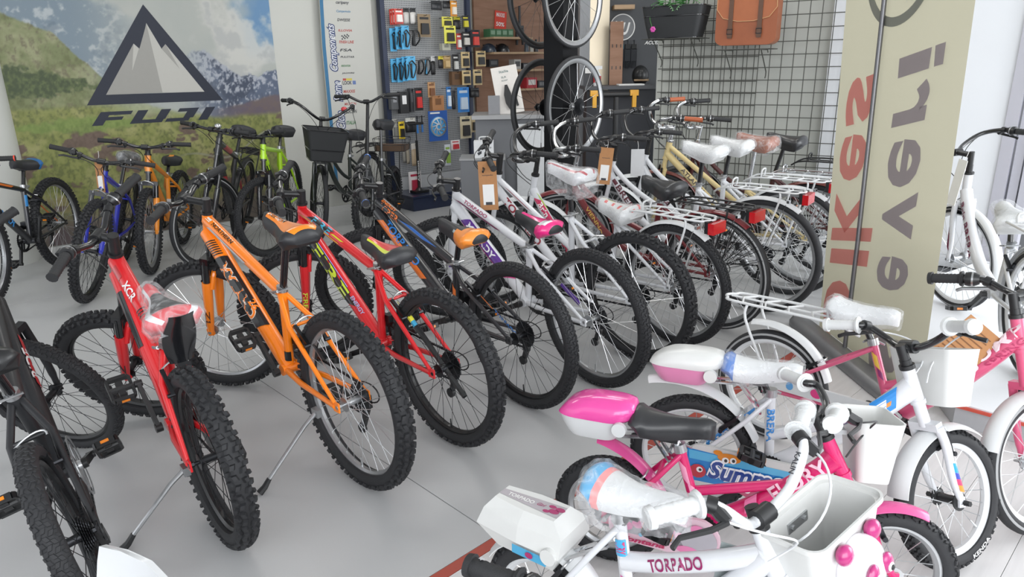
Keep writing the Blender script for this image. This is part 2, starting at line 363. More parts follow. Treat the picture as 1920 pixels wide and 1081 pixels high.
def bike(name, label, x, y, yaw, ln, R, wb, st, HT, ST, SD, BB, fc, group=None, cat='bicycle', z0=0., **o):
    kind = o.setdefault('kind', 'mtb'); kids = kind == 'kids'; city = kind == 'city'
    root = thing(name, label, cat, (x, y, z0), (R_(-ln), 0, R_(yaw)), group)
    fm = paint(fc) if isinstance(fc, str) else fc
    p3 = lambda q, yy=0.: (q[0], yy, q[1])
    HT = np.array(HT, float); ST = np.array(ST, float); BB = np.array(BB, float); RA = np.array((0, R)); FA = np.array((wb, R)); SD = np.array(SD, float)
    ax = norm(HT-FA); fw = np.array((ax[1], -ax[0])); hl = o.get('hl', .12 if not kids else .10); HB = HT-ax*hl
    hp = Vector(p3(HT)); a3 = Vector((ax[0], 0, ax[1]))
    SM = Matrix.Translation(hp) @ Matrix.Rotation(R_(st), 4, a3) @ Matrix.Translation(-hp)
    k = .72 if kids else 1.0
    # ---- frame
    F = MB(); fr = o.get('fr', 'diamond' if kind == 'mtb' else ('step' if city else 'kid'))
    F.cyl(p3(HB), p3(HT), .0215*max(k, .85), None, 14)
    tubes = {}
    dt0 = HT-ax*hl*.72; tt0 = HT-ax*hl*.25; yy = .062 if not kids else .05
    if fr == 'diamond':
        tt1 = ST-(ST-BB)*.06; rt, rd = o.get('rt', .019), o.get('rd', .025)
        F.tube([p3(tt0), p3(tt0*.5+tt1*.5), p3(tt1)], [rt*1.12, rt, rt*.85], 12); F.tube([p3(dt0), p3(dt0*.5+BB*.5), p3(BB)], [rd*1.05, rd, rd*.95], 14)
        tubes = {'top': (tt0, tt1, rt), 'down': (dt0, BB, rd)}
        if o.get('gusset'): F.bar(p3(tt0*.8+tt1*.2), p3(dt0*.8+BB*.2), .03, .012)
    elif fr == 'mixte':
        tt1 = BB+(ST-BB)*.52; rt, rd = .017, .024
        F.tube([p3(tt0), p3(tt1)], rt, 12); F.tube([p3(dt0), p3(BB)], rd, 14); tubes = {'top': (tt0, tt1, rt), 'down': (dt0, BB, rd)}
    elif fr == 'step':
        rd = o.get('rd', .022); e = BB+np.array((.0, .015))
        pts = bez([p3(dt0), p3(dt0+(-.12, -.22)), p3(e+(.24, -.01)), p3(e)], 14); F.tube(pts, rd, 12)
        tubes = {'down': (np.array((pts[1][0], pts[1][2])), np.array((pts[6][0], pts[6][2])), rd)}
        if o.get('twin', True):
            e2 = BB+(ST-BB)*o.get('twh', .42); pts = bez([p3(tt0), p3(tt0+(-.13, -.16)), p3(e2+(.22, .05)), p3(e2)], 12); F.tube(pts, .0165, 10)
            tubes['top'] = (np.array((pts[1][0], pts[1][2])), np.array((pts[6][0], pts[6][2])), .0165)
    elif fr == 'kid':
        rd = o.get('rd', .02); pts = bez([p3(HT-ax*hl*.55), p3((HT-ax*hl)*.55+BB*.45+(0, -.02)), p3(BB)], 10); F.tube(pts, [rd*1.25]+[rd*1.1]*4+[rd]*6, 12)
        tubes = {'down': (np.array((pts[0][0], pts[0][2])), np.array((pts[7][0], pts[7][2])), rd*1.1)}
        if o.get('high'):
            e2 = BB+(ST-BB)*o['high']; pts2 = bez([p3(HT-ax*hl*.5), p3((HT-ax*hl*.5)*.5+e2*.5+(0, -.025)), p3(e2)], 8); F.tube(pts2, rd, 12); tubes['main'] = (HT-ax*hl*.5+(0, -.012), e2+(.02, -.004), rd)
        elif o.get('brace', True):
            e2 = BB+(ST-BB)*.42; mid = np.array((pts[3][0], pts[3][2])); F.tube([p3(mid), p3(e2)], rd*.6, 10)
    sr = .0165*max(k, .9); F.tube([p3(BB), p3(ST)], sr, 12); tubes['seat'] = (ST, BB, sr)
    F.cyl(p3(BB, -.038), p3(BB, .038), .022*max(k, .85), None, 16)
    ss0 = ST-(ST-BB)*o.get('ssd', .08); sb = .055 if o.get('tw', .05) > .042 else .048
    for s in (-1, 1):
        mid = ss0+(RA-ss0)*.28
        F.tube([p3(ss0, s*.012), p3(mid, s*sb*.92), p3(RA+(.015, .012), s*yy)], [.0095*k+.001, .0095*k+.001, .0075], 8)
        F.tube([p3(BB, s*.022), p3(BB*.62+RA*.38, s*sb*.86), p3(RA+(.018, -.002), s*yy)], [.0115*k+.001, .010*k+.001, .0085], 8)
        F.box(p3(RA+(.006, .0), s*yy), (.034, .006, .036))
        tubes['stay%d' % s] = (mid, RA, .0095)
    bz = RA+(ss0-RA)*((R-.0)/np.linalg.norm(ss0-RA)) if np.linalg.norm(ss0-RA) > R else ss0
    F.cyl(p3(ss0+(RA-ss0)*.28, -sb), p3(ss0+(RA-ss0)*.28, sb), .007, None, 8)
    frame = ob('frame', F, [fm], root, ang=50)
    # ---- decals on the frame
    decs = {}
    for d in o.get('decals', []):
        kindd, tb = d[0], d[1]; a, b, r = tubes[tb]; side = o.get('side', 1)
        if side < 0 and tb not in ('seat',): a, b = b, a
        m = d[-1]; mbd = MB(); dr_ = (o.get('drot', 0.) if not tb.startswith('stay') else 0.)
        if kindd == 'T': _, _, txt, u0, w, h, rot, _m = d; tube_text(mbd, txt, p3(a), p3(b), r*1.04, u0, w, h, side, .025, o.get('dshear', 0.), rot=rot+dr_, lift=.0022)
        elif kindd == 'O': _, _, txt, u0, w, h, rot, _m = d; tube_text(mbd, txt, p3(a), p3(b), r*1.04, u0-.003, w+.006, h+.006, side, .075, o.get('dshear', 0.), rot=rot+dr_, lift=.0017)
        else: _, _, u0, u1, a0, a1, skew, _m = d; tube_patch(mbd, p3(a), p3(b), r*1.035, u0, u1, a0+dr_, a1+dr_, side, skew=skew, lift=.0013)
        ob('decal' if kindd == 'P' else 'lettering', mbd, [paint(m, .35)], frame, smooth=False)
    # ---- seat post and clamp
    P = MB(); top = SD+(0, -.062); P.cyl(p3(ST+(ST-BB)/np.linalg.norm(ST-BB)*-.02), p3(top), .0135*max(k, .88), None, 12); ob('seatpost', P, [o.get('postm', GBLK)], root)
    P = MB(); d = norm(ST-BB); P.cyl(p3(ST-d*.012), p3(ST+d*.012), sr+.004, None, 14); P.cyl(p3(ST, -.028)+np.array((-.022, 0, 0)), p3(ST, .03)+np.array((-.022, 0, 0)), .004, None, 6)
    if o.get('qr', True): P.tube([V3(p3(ST, .03))+(-.022, 0, 0), V3(p3(ST, .036))+(-.0, 0, -.005), V3(p3(ST, .034))+(.03, 0, -.012)], [.006, .005, .004], 6)
    ob('seat_clamp', P, [o.get('clampm', ALU)], root)
    saddle(root, o, SD)
    # ---- fork
    K = MB(); tr = o.get('tw', .05); cl = np.linalg.norm(HB-FA); crown = FA+ax*min(cl-.012, R+.03); lx = .052 if not kids else .04
    K.cyl(p3(HB), p3(crown), .017, None, 12); K.cyl(p3(HB-ax*.008), p3(HB+ax*.004), .025*max(k, .85), None, 14)
    if o.get('susp'):
        K.bar(p3(crown, -lx-.014), p3(crown, lx+.014), .034, .03, up=(ax[0], 0, ax[1])); legm = o.get('legm', fm)
        for s in (-1, 1): K.cyl(p3(crown, s*lx), p3(crown-ax*(.13*R/.33), s*lx), .0155, None, 12)
        fork = ob('fork', K, [o.get('stanm', GBLK)], root, SM)
        for s in (-1, 1):
            G = MB(); lt = crown-ax*(.105*R/.33)
            G.tube([p3(lt, s*lx), p3(lt-ax*.01, s*lx), p3(lt-ax*.10, s*lx), p3(FA+ax*.05, s*lx), p3(FA-ax*.012, s*lx)], [.020, .0215, .0205, .0175, .013], 12)
            G.box(p3(FA, s*(lx)), (.026, .016, .034))
            if o.get('legtext'):
                pass
            if s > 0:
                br = [p3(lt-ax*.03-fw*.02, -lx), p3(lt+ax*.035-fw*.022, -lx*.55), p3(lt+ax*.045-fw*.022, 0), p3(lt+ax*.035-fw*.022, lx*.55), p3(lt-ax*.03-fw*.02, lx)]; G.tube(smoothpath(br, 4), .012, 8)
            ob('fork_leg', G, [legm], fork)
        if o.get('legtext'):
            T = MB(); tube_text(T, o['legtext'][0], p3(crown-ax*.24, lx*o.get('side', 1)), p3(FA, lx*o.get('side', 1)), .0195, 0, .085, .022, o.get('side', 1)); ob('lettering', T, [paint(o['legtext'][1])], fork, smooth=False)
    else:
        K.bar(p3(crown, -lx-.004), p3(crown, lx+.004), .026, .024, up=(ax[0], 0, ax[1]))
        for s in (-1, 1):
            K.tube(smoothpath([p3(crown, s*lx), p3(crown-ax*.10*R/.33+fw*.002, s*(lx+.004)), p3(FA+ax*R*.42-fw*.006, s*(lx+.002)), p3(FA+ax*.03-fw*.002, s*(lx)), p3(FA, s*(lx))], 4), [.0145*max(k, .9)]*6+[.0135*max(k, .9)]*5+[.011]*3+[.0095]*3, 10)
            K.box(p3(FA, s*lx), (.024, .006, .03))
        fork = ob('fork', K, [o.get('forkm', fm)], root, SM)
        if o.get('forkdec'):
            T = MB(); a_, b_ = crown-ax*.05, FA+ax*.08
            for (u0, u1, a0, a1, sk, mi) in o['forkdec'][1]: tube_patch(T, p3(a_, lx*o.get('side', 1)), p3(b_, lx*o.get('side', 1)), .0145, u0, u1, a0, a1, o.get('side', 1), mi, lift=.0012, skew=sk)
            ob('decal', T, [paint(c) for c in o['forkdec'][0]], fork, smooth=False)
    # ---- wheels
    fwheel = wheel(root, 'front_wheel', p3(FA), R, o, SM); wheel(root, 'rear_wheel', p3(RA), R, o, None, True)
    # ---- stem, bar, grips
    sh, sl = o.get('stem', (.05, .09) if not city else (.10, .06)); stm = o.get('stemm', BLK)
    T = MB(); C = HT+ax*sh+fw*sl; T.cyl(p3(HT), p3(HT+ax*.012), .025*max(k, .85), None, 16); T.cyl(p3(HT+ax*.012), p3(HT+ax*sh*.5), .016, None, 12)
    T.cyl(p3(HT+ax*.012), p3(HT+ax*(sh+.018)), .0145 if (city or kids) else .0185, None, 12)
    T.tube([p3(HT+ax*sh), p3(HT+ax*sh+fw*sl*.5), p3(C)], [.0165, .0145, .0165], 10, fl=1.1); T.cyl(p3(C, -.022), p3(C, .022), .0195, None, 12)
    ob('stem', T, [stm], root, SM)
    hw = o.get('barw', .30 if kind == 'mtb' else (.29 if city else .25)); rise = o.get('rise', .03 if kind == 'mtb' else .125 if city else .06); bt = o.get('bar', kind)
    if bt == 'mtb': half = [(0, 0, 0), (0, .045, 0), (.004, .09, rise*.35), (0, .15, rise*.9), (-.012, hw-.125, rise), (-.035, hw, rise)]
    elif bt == 'city': half = [(0, 0, 0), (.035, .035, .0), (.075, .10, rise*.3), (.07, .19, rise*.8), (.0, .25, rise), (-.075, hw-.025, rise*.95), (-.19, hw+.01, rise*.85)]
    else: half = [(0, 0, 0), (.0, .035, 0), (.01, .08, rise*.35), (.0, .135, rise*.92), (-.03, hw-.09, rise), (-.065, hw, rise)]
    full = [(q[0], -q[1], q[2]) for q in half[:0:-1]]+half
    tilt = o.get('bartilt', 0.)
    rot = lambda q: (q[0]*math.cos(tilt)+q[2]*math.sin(tilt), q[1], -q[0]*math.sin(tilt)+q[2]*math.cos(tilt))
    pts = smoothpath([tuple(V3(rot(q))+V3(p3(C))) for q in full], 5); nb = len(pts)
    H = MB(); rb = .0115 if not kids else .0105
    H.tube(pts, [rb+.0025*max(0, 1-abs(i-nb//2)/4.) for i in range(nb)], 10); bar = ob('handlebar', H, [o.get('barm', GBLK)], root, SM)
    seg = np.array([np.linalg.norm(pts[i+1]-pts[i]) for i in range(nb-1)]); cum = np.concatenate([[0], np.cumsum(seg)])
    def along(d, s):
        d = cum[-1]-d if s > 0 else d; i = min(nb-2, max(0, int(np.searchsorted(cum, d))-1)); t = (d-cum[i])/seg[i]; return pts[i]*(1-t)+pts[i+1]*t
    gl = o.get('gl', .115 if not kids else .10); gm = o.get('gripm', GRIP)
    for s in (1, -1):
        G = MB(); e0, e1 = along(0, s), along(gl, s); d = norm(e0-e1); nr = 9
        gp = []; gr = []
        for i in range(nr*2+1):
            gp.append(e1+(e0-e1)*(i/(nr*2))); gr.append((.0165 if i % 2 else .0150)*(1 if not kids else 1.02))
        gp.append(e0+d*.004); gr.append(.0178)
        G.tube(gp, gr, 12)
        if kids: G.cyl(e1+d*.003, e1+d*.010, .027, .024, 16); G.cyl(e0-d*.006, e0+d*.006, .022, .020, 16)
        g = ob('grip', G, [gm], bar, ang=60)
        if o.get('gripband'): B_ = MB(); B_.cyl(e0-d*.004, e0+d*.003, .0182, None, 14); ob('grip_end', B_, [paint(o['gripband'])], g)
        if o.get('stars'):
            B_ = MB()
            for q in range(9):
                a = q*2.4; cpos = e0-d*(.012+.009*(q % 3)); up_ = norm(np.cross(d, V3((math.cos(a), math.sin(a), .3)))); sd_ = np.cross(up_, d)
                B_.add([cpos+up_*.0185+(sd_*math.cos(PI*i/5)+d*math.sin(PI*i/5))*(.007 if i % 2 == 0 else .003) for i in range(10)], [tuple(range(10))])
            ob('decal', B_, [WHT], g, smooth=False)
        if o.get('gripwrap'):
            B_ = MB(); B_.tube([e1+d*.0, e1+d*.03, e1+d*.06, e0+d*.012], [.024, .021, .024, .022], 9); tag(ob('plastic_wrap', B_, [FILM], g, ang=80), 'clear plastic sleeve over the grip')
        # twist shifter collar
        base = gl
        if o.get('shift', not kids):
            a, b = along(gl+.004, s), along(gl+.045, s); Q = MB(); Q.tube([a, a*.7+b*.3, a*.35+b*.65, b], [.022, .0245, .023, .016], 14)
            Q.box(a*.4+b*.6+V3((.018, 0, .004)), (.024, .03, .022)); ob('shifter', Q, [BLK], bar)
            Q = MB(); Q.tube([a*.55+b*.45, a*.42+b*.58], .0247, 14); ob('shifter_band', Q, [ALU], bar); base = gl+.05
        # brake lever
        if o.get('lever', True) and (s in o.get('leversides', (1, -1))):
            a = along(base+.02, s); e = along(base-.075, s); Q = MB(); dn = V3((0, 0, -1)); f_ = V3((1, 0, 0))
            Q.cyl(along(base+.010, s), along(base+.030, s), .0165, None, 12); lev = [a, a+f_*.02+dn*.012, a+f_*.035+dn*.018]
            Q.tube(lev, [.012, .013, .011], 8); ob('lever_bracket', Q, [BLK], bar)
            Q = MB(); e1_ = e+f_*.038+dn*.030; e2_ = along(base-.10, s)+f_*.050+dn*.036
            Q.tube([lev[-1], lev[-1]*.6+e1_*.4+f_*.006, e1_, e2_], [.007, .0065, .006, .0065], 8, fl=.8); ob('brake_lever', Q, [o.get('leverm', BLK)], bar)
            # cable from lever down to the head tube
            if o.get('cables', True):
                hb = V3(p3(HT-ax*.05+fw*.02, s*.03)); st_ = along(base+.045, s)+f_*.03+dn*.01; mid1 = along(base+.12, s)+f_*.11+V3((0, 0, .015)); mid2 = V3(p3(HT+fw*.13, s*-.02))
                Q = MB(); Q.tube(bez([lev[-1], st_+f_*.03, mid1, mid2, hb], 14), .0024, 6); ob('cable', Q, [o.get('cabm', BLK)], root, SM)
    # ---- V-brakes
    if o.get('vbrake', True):
        for (cx, Mx, who) in ((FA, SM, 'f'), (RA, None, 'r')):
            dr = ax if who == 'f' else norm(ss0-RA); per = fw if who == 'f' else -np.array((dr[1], -dr[0]))
            rr = R-o.get('tw', .05)*.9
            for s in (-1, 1):
                Q = MB(); b0 = cx+dr*(rr-.02)+per*.02; b1 = cx+dr*(rr+.075*R/.33)+per*.022
                Q.bar(p3(b0, s*.036), p3(b1, s*.040), .014, .012, w2=.010); Q.box(p3(cx+dr*(rr+.004)+per*.012, s*.021), (.045, .009, .011), M=Matrix.Rotation(math.atan2(per[1], per[0])*-1, 3, 'Y')); Q.cyl(p3(b0, s*.03), p3(b0, s*.052), .007, None, 8)
                ob('brake_arm', Q, [o.get('brm', STEEL)], root, Mx)
            Q = MB(); Q.tube(bez([p3(b1, .04), p3(b1+dr*.03, .0), p3(b1+dr*.03, -.05), p3(b1+dr*.0+per*.0, -.04)], 8), .003, 6); ob('brake_cable', Q, [ALU], root, Mx)
    # ---- cranks
    ca = o.get('crank', .6); cl_ = .165 if not kids else .10; cr_ = o.get('ring', .078 if not kids else .055)
    Q = MB(); n = 34
    vs = []
    for yk in (-.045, -.0475):
        for i in range(n*2): a = PI*i/n; r = cr_+(.004 if i % 2 else 0); vs.append((BB[0]+r*math.cos(a), yk, BB[1]+r*math.sin(a)))
        for i in range(n*2): a = PI*i/n; r = cr_*.78; vs.append((BB[0]+r*math.cos(a), yk, BB[1]+r*math.sin(a)))
    m = n*2; fs = []
    for i in range(m): j = (i+1) % m; fs += [(i, j, m+j, m+i), (2*m+i, 3*m+i, 3*m+j, 2*m+j), (i, 2*m+i, 2*m+j, j), (m+i, m+j, 3*m+j, 3*m+i)]
    Q.add(vs, fs)
    for i in range(5): a = ca+2*PI*i/5; Q.bar((BB[0], -.046, BB[1]), (BB[0]+cr_*.82*math.cos(a), -.046, BB[1]+cr_*.82*math.sin(a)), .02, .005)
    if o.get('ringguard'): Q.ring([(cr_+.004, -.050), (cr_+.013, -.050), (cr_+.013, -.053), (cr_+.004, -.053)], 40, c=(BB[0], 0, BB[1]))
    Q.cyl(p3(BB, -.04), p3(BB, -.058), .02, .016, 14); ob('chainring', Q, [o.get('ringm', BLK)], root)
    for s, a in ((-1, ca), (1, ca+PI)):
        Q = MB(); e = BB+cl_*np.array((math.cos(a), math.sin(a))); yo = s*.062
        Q.bar(p3(BB, yo), p3(e, yo+s*.012), .028*max(k, .8), .013, w2=.022*max(k, .8)); Q.cyl(p3(BB, s*.05), p3(BB, s*.072), .016, None, 12); Q.cyl(p3(e, yo), p3(e, yo+s*.024), .012, None, 10)
        arm = ob('crank_arm', Q, [BLK], root); Q = MB(); yb = yo+s*.066; pl, pw = (.10*max(k, .8), .078*max(k, .85)); th = .02
        pt = o.get('ptilt', .25); MM = Matrix.Translation(p3(e, yb)) @ Matrix.Rotation(pt, 4, 'Y')
        def addl(fn):
            t = MB(); fn(t); Q.add([tuple(MM @ Vector(v)) for v in t.v], t.f)
        for xs in (-1, 1): addl(lambda t, xs=xs: t.box((xs*(pl/2-.006), 0, 0), (.012, pw*.72, th)))
        for ys in (-1, 1):
            addl(lambda t, ys=ys: t.box((0, ys*(pw/2-.004), 0), (pl*.72, .008, th)))
            for xs in (-1, 1): addl(lambda t, ys=ys, xs=xs: t.bar((xs*pl*.36, ys*(pw/2-.004), 0), (xs*(pl/2-.006), ys*pw*.36, 0), .008, th, up=(0, 0, 1)))
        addl(lambda t: t.cyl((0, -pw/2, 0), (0, pw/2, 0), .011, None, 10)); addl(lambda t: t.box((0, 0, 0), (pl*.55, pw*.28, th*.7)))
        ped = ob('pedal', Q, [BLK], arm, smooth=False)
        for xs in (-1, 1):
            t = MB(); t.box((xs*(pl/2+.0005), 0, 0), (.003, pw*.32, th*.5)); Q2 = MB(); Q2.add([tuple(MM @ Vector(v)) for v in t.v], t.f); ob('pedal_reflector', Q2, [ORR], arm, smooth=False)
    # ---- chain
    if not o.get('guard'):
        Q = MB(); cg = .045 if not kids else .034; yk = -.046
        for (p, q) in ((BB+(0, cr_), RA+(0, cg)), (BB+(0, -cr_), RA+(0.02, -.075 if not kids else -cg))):
            n = max(8, int(np.linalg.norm(q-p)/.0127))
            for i in range(n):
                a = p+(q-p)*(i/n); b = p+(q-p)*((i+.82)/n); Q.bar(p3(a, yk), p3(b, yk), .009 if i % 2 else .0075, .006)
        tag(ob('chain', Q, [STEEL], root, smooth=False), kind='stuff')
        if o.get('gears', True):
            Q = MB(); d0 = RA+(.01, -.03); Q.box(p3(d0, -.062), (.03, .022, .05)); Q.bar(p3(d0+(.0, -.02), -.06), p3(RA+(.045, -.15*R/.33), -.052), .03, .012, w2=.02)
            for q in (RA+(.02, -.08), RA+(.045, -.145*R/.33)): Q.cyl(p3(q, -.058), p3(q, -.044), .02, None, 12)
            Q.tube(bez([p3(d0+(-.01, .0), -.065), p3(RA+(-.09, -.03), -.08), p3(RA+(-.06, .07), -.075), p3(RA+(.06, .03), -.07)], 10), .0028, 6)
            ob('rear_derailleur', Q, [BLK], root)
            if kind == 'mtb' and not o.get('nofd'):
                Q = MB(); f0 = BB+(-.02, cr_+.02); Q.bar(p3(f0+(-.05, -.01), -.04), p3(f0+(.06, .0), -.04), .03, .004); Q.bar(p3(f0+(-.05, -.01), -.054), p3(f0+(.06, .0), -.054), .03, .004); Q.box(p3(f0+(-.015, .02), -.03), (.04, .04, .03)); ob('front_derailleur', Q, [STEEL], root)
    # ---- kickstand
    if o.get('kick', True):
        a = o.get('kpt', (.20 if not kids else .10)); p = np.array((a, R*.75+.0)) if not kids else np.array((a, R*.8)); yf = o.get('ky', .20); foot = V3((a+.03, yf+.07, yf*math.tan(R_(ln))+.004+(.07*math.tan(R_(ln)))))
        Q = MB(); Q.box(p3(p, .055), (.04, .02, .03)); Q.tube([p3(p, .06), V3(p3(p, .075))*.85+foot*.15, foot+V3((0, 0, .012))], [.008, .0075, .007], 8); ks = ob('kickstand', Q, [o.get('kickm', ALU)], root)
        Q = MB(); dd = norm(foot-V3(p3(p, .07))); Q.tube([foot-dd*.045+V3((0, 0, .012)), foot-dd*.015+V3((0, 0, .008)), foot+V3((0, .012, .004))], [.009, .011, .013], 8); ob('kickstand_foot', Q, [BLK], ks)
    # ---- mudguards
    def guardarc(nm, c, a0, a1, w, mat, Mx, rad=None, sag=.014, flare=0.):
        rad = rad or R+.016; Q = MB(); n = 26; secs = []
        for i in range(n+1):
            a = R_(a0+(a1-a0)*i/n); sec = []
            for j in range(7):
                f = -1+j/3; rr = rad+flare*(i/n)**2-sag*f*f; sec.append((c[0]+rr*math.cos(a), w/2*f, c[1]+rr*math.sin(a)))
            for j in range(6, -1, -1):
                f = -1+j/3; rr = rad+flare*(i/n)**2-sag*f*f-.0022; sec.append((c[0]+rr*math.cos(a), w/2*f, c[1]+rr*math.sin(a)))
            secs.append(sec)
        Q.loft(secs); return ob(nm, Q, [mat], root, Mx, ang=50)
    fd = o.get('fender')
    if fd:
        gm_, fa, ra = fd; w = o.get('fw', .055)
        if fa:
            g = guardarc('front_mudguard', FA, fa[0], fa[1], w, gm_, SM)
            if city:
                Q = MB()
                for s in (-1, 1): Q.tube([p3(FA, s*.05), p3(FA+(R+.01)*np.array((math.cos(R_(fa[1]-18)), math.sin(R_(fa[1]-18)))), s*w*.5)], .0024, 6)
                ob('stay', Q, [CHROME], g)
        if ra:
            g = guardarc('rear_mudguard', RA, ra[0], ra[1], w, gm_, None, flare=o.get('flare', 0.))
            if city:
                Q = MB()
                for s in (-1, 1): Q.tube([p3(RA, s*.055), p3(RA+(R+.006)*np.array((math.cos(R_(ra[1]-14)), math.sin(R_(ra[1]-14)))), s*w*.5)], .0024, 6)
                Q.box(p3(RA+(R+.02)*np.array((math.cos(R_(ra[1]-14)), math.sin(R_(ra[1]-14))))), (.014, .03, .014)); ob('stay', Q, [CHROME], g)
    # ---- rear carrier
    if o.get('rack'):
        rm, refl = o['rack'][0], o['rack'][1]; zt = 2*R+o.get('rackz', .075); L0, L1 = .20, -.20; hwk = .068; rr = .0056; Q = MB()
        Q.tube(smoothpath([(L0+.10, .02, zt-.04), (L0, hwk, zt), (L1+.05, hwk, zt), (L1, hwk*.5, zt), (L1-.02, 0, zt), (L1, -hwk*.5, zt), (L1+.05, -hwk, zt), (L0, -hwk, zt), (L0+.10, -.02, zt-.04)], 4), rr, 8)
        for xq in (.15, .06, -.03, -.12): Q.tube([(xq, -hwk, zt), (xq-.03, 0, zt+.002), (xq, hwk, zt)], rr*.8, 6)
        Q.tube([(.19, 0, zt), (-.2, 0, zt+.001)], rr*.8, 6)
        Q.tube(smoothpath([(.19, -.03, zt), (.185, -.03, zt+.04), (.185, .03, zt+.04), (.19, .03, zt)], 3), rr*.9, 8)
        for s in (-1, 1): Q.tube(smoothpath([(-.10, s*hwk, zt), (-.10, s*(hwk+.006), zt-.06), (-.02, s*.068, R+.10), (0, s*.066, R+.01)], 4), rr, 8)
        rk = ob('rear_rack', Q, [rm], root)
        if refl: Q = MB(); Q.box((L1-.035, 0, zt-.035), (.032, .105, .055)); ob('reflector', Q, [REDR], rk, smooth=False); Q = MB(); Q.box((L1-.010, 0, zt-.03), (.018, .11, .06)); ob('reflector_housing', Q, [BLK], rk)
    o['_'] = dict(root=root, frame=frame, HT=HT, FA=FA, RA=RA, BB=BB, ST=ST, SD=SD, ax=ax, fw=fw, SM=SM, C=C, bar=bar, fork=fork, p3=p3, R=R, pts=pts, along=along, fwheel=fwheel, HB=HB, crown=crown, tubes=tubes)
    return o['_']
# ---------------------------------------------------------------- the shop: floor, walls, ceiling
WA = R_(39); WU = V3((math.cos(WA), math.sin(WA), 0)); WN = V3((math.sin(WA), -math.cos(WA), 0)); W0 = V3((-2.469, 6.768, 0))
def wm(s, z, off=0): return tuple(W0+WU*s+WN*off+V3((0, 0, z)))
SA = R_(43.8); SU = V3((math.cos(SA), math.sin(SA), 0)); SV = V3((-math.sin(SA), math.cos(SA), 0)); S0 = V3((-.19, 1.731, 0))
def struct(name, mb, mats, M=None, **k): return tag(ob(name, mb, mats, None, M, **k), kind='structure')
def floormat():
    m = mk('epoxy_floor', '#bbbcbd', .34, 0, 0, .05, 1.3, .05, 300); n = m.node_tree.nodes; l = m.node_tree.links
    b = n['Principled BSDF']; tc = n['Texture Coordinate']; nz = n.new('ShaderNodeTexNoise'); nz.inputs['Scale'].default_value = 4; nz.inputs['Detail'].default_value = 6
    l.new(tc.outputs['Object'], nz.inputs['Vector']); mr = n.new('ShaderNodeMapRange'); mr.inputs[3].default_value = .24; mr.inputs[4].default_value = .42; l.new(nz.outputs['Fac'], mr.inputs[0]); l.new(mr.outputs[0], b.inputs['Roughness']); return m
def woodmat(name, c1, c2, ang=0., rough=.35, stretch=14):
    m = bpy.data.materials.new(name); m.use_nodes = True; n = m.node_tree.nodes; l = m.node_tree.links; b = n['Principled BSDF']; b.inputs['Roughness'].default_value = rough
    tc = n.new('ShaderNodeTexCoord'); oi = n.new('ShaderNodeObjectInfo'); add = n.new('ShaderNodeVectorMath'); mp = n.new('ShaderNodeMapping'); mp.inputs['Scale'].default_value = (1.2, stretch, 8)
    cb = n.new('ShaderNodeCombineXYZ'); ml = n.new('ShaderNodeMath'); ml.operation = 'MULTIPLY'; ml.inputs[1].default_value = 37; l.new(oi.outputs['Random'], ml.inputs[0]); l.new(ml.outputs[0], cb.inputs[0]); l.new(ml.outputs[0], cb.inputs[1])
    l.new(tc.outputs['Object'], add.inputs[0]); l.new(cb.outputs[0], add.inputs[1]); l.new(add.outputs[0], mp.inputs['Vector'])
    nz = n.new('ShaderNodeTexNoise'); nz.inputs['Scale'].default_value = 3; nz.inputs['Detail'].default_value = 8; nz.inputs['Distortion'].default_value = .6; l.new(mp.outputs[0], nz.inputs['Vector'])
    cr = n.new('ShaderNodeValToRGB'); cr.color_ramp.elements[0].position = .32; cr.color_ramp.elements[1].position = .68; cr.color_ramp.elements[0].color = (*hexc(c1), 1); cr.color_ramp.elements[1].color = (*hexc(c2), 1)
    l.new(nz.outputs['Fac'], cr.inputs[0]); l.new(cr.outputs[0], b.inputs['Base Color']); return m
EPOXY = floormat(); LAMIN = woodmat('white_laminate', '#cfcdcd', '#d8d6d6', 0, .3)
base = struct('floor', MB().box((1, 4.2, -.03), (15, 16, .04)), [mk('floor_joint', '#55565a', .8)])
FM = Matrix.Translation(Vector(S0)) @ Matrix.Rotation(SA, 4, 'Z')
slab = MB().box((0, 0, -.0055), (1.9965, 1.9965, .011)).mesh('slab', [EPOXY], False)
for i in range(-4, 5):
    for j in range(0, 5):
        link('slab', slab, base, FM @ Matrix.Translation((.21+2*i+1, .04+2*j+1, 0)))
plank = MB().box((0, 0, -.0055), (1.1985, .1885, .011)).mesh('plank', [LAMIN], False)
for j in range(16):
    for i in range(-1, 4):
        link('plank', plank, base, FM @ Matrix.Translation((.2+1.2*i+(j*.37) % 1.2, -.0-.095-.19*j, 0)))
struct('trim_1', MB().box((1.2, .02, -.003), (6.4, .038, .008)), [mk('red_floor_strip', '#a8483a', .45)], FM)
WALL = mk('warm_white_wall', '#c6c7c1', .75, 0, 0, .02, 3); WALL2 = mk('cool_white_panel', '#dfe2e6', .5, 0, 0, .02, 3)
WRM = Matrix.Translation(Vector(W0)) @ Matrix.Rotation(WA, 4, 'Z')     # wall frame: x along the wall, -y out of it
struct('wall_left', MB().box((.2, .06, 1.5), (9.4, .12, 3.0)), [WALL], WRM)
struct('baseboard_left', MB().box((.2, -.012, .035), (9.2, .02, .07)), [mk('baseboard_white', '#c9cac8', .5)], WRM)
Q = MB(); Q.tube([(0, 0, 0), (0, 0, 3.0)], .36, 40); struct('trim_2', Q, [mk('column_white', '#d4d6d2', .6, 0, 0, .03, 2)], Matrix.Translation((-4.19, 5.47, 0)))
struct('ceiling', MB().box((0, 5.0, 3.05), (14, 11, .1)), [mk('ceiling_white', '#e4e4e2', .8)])
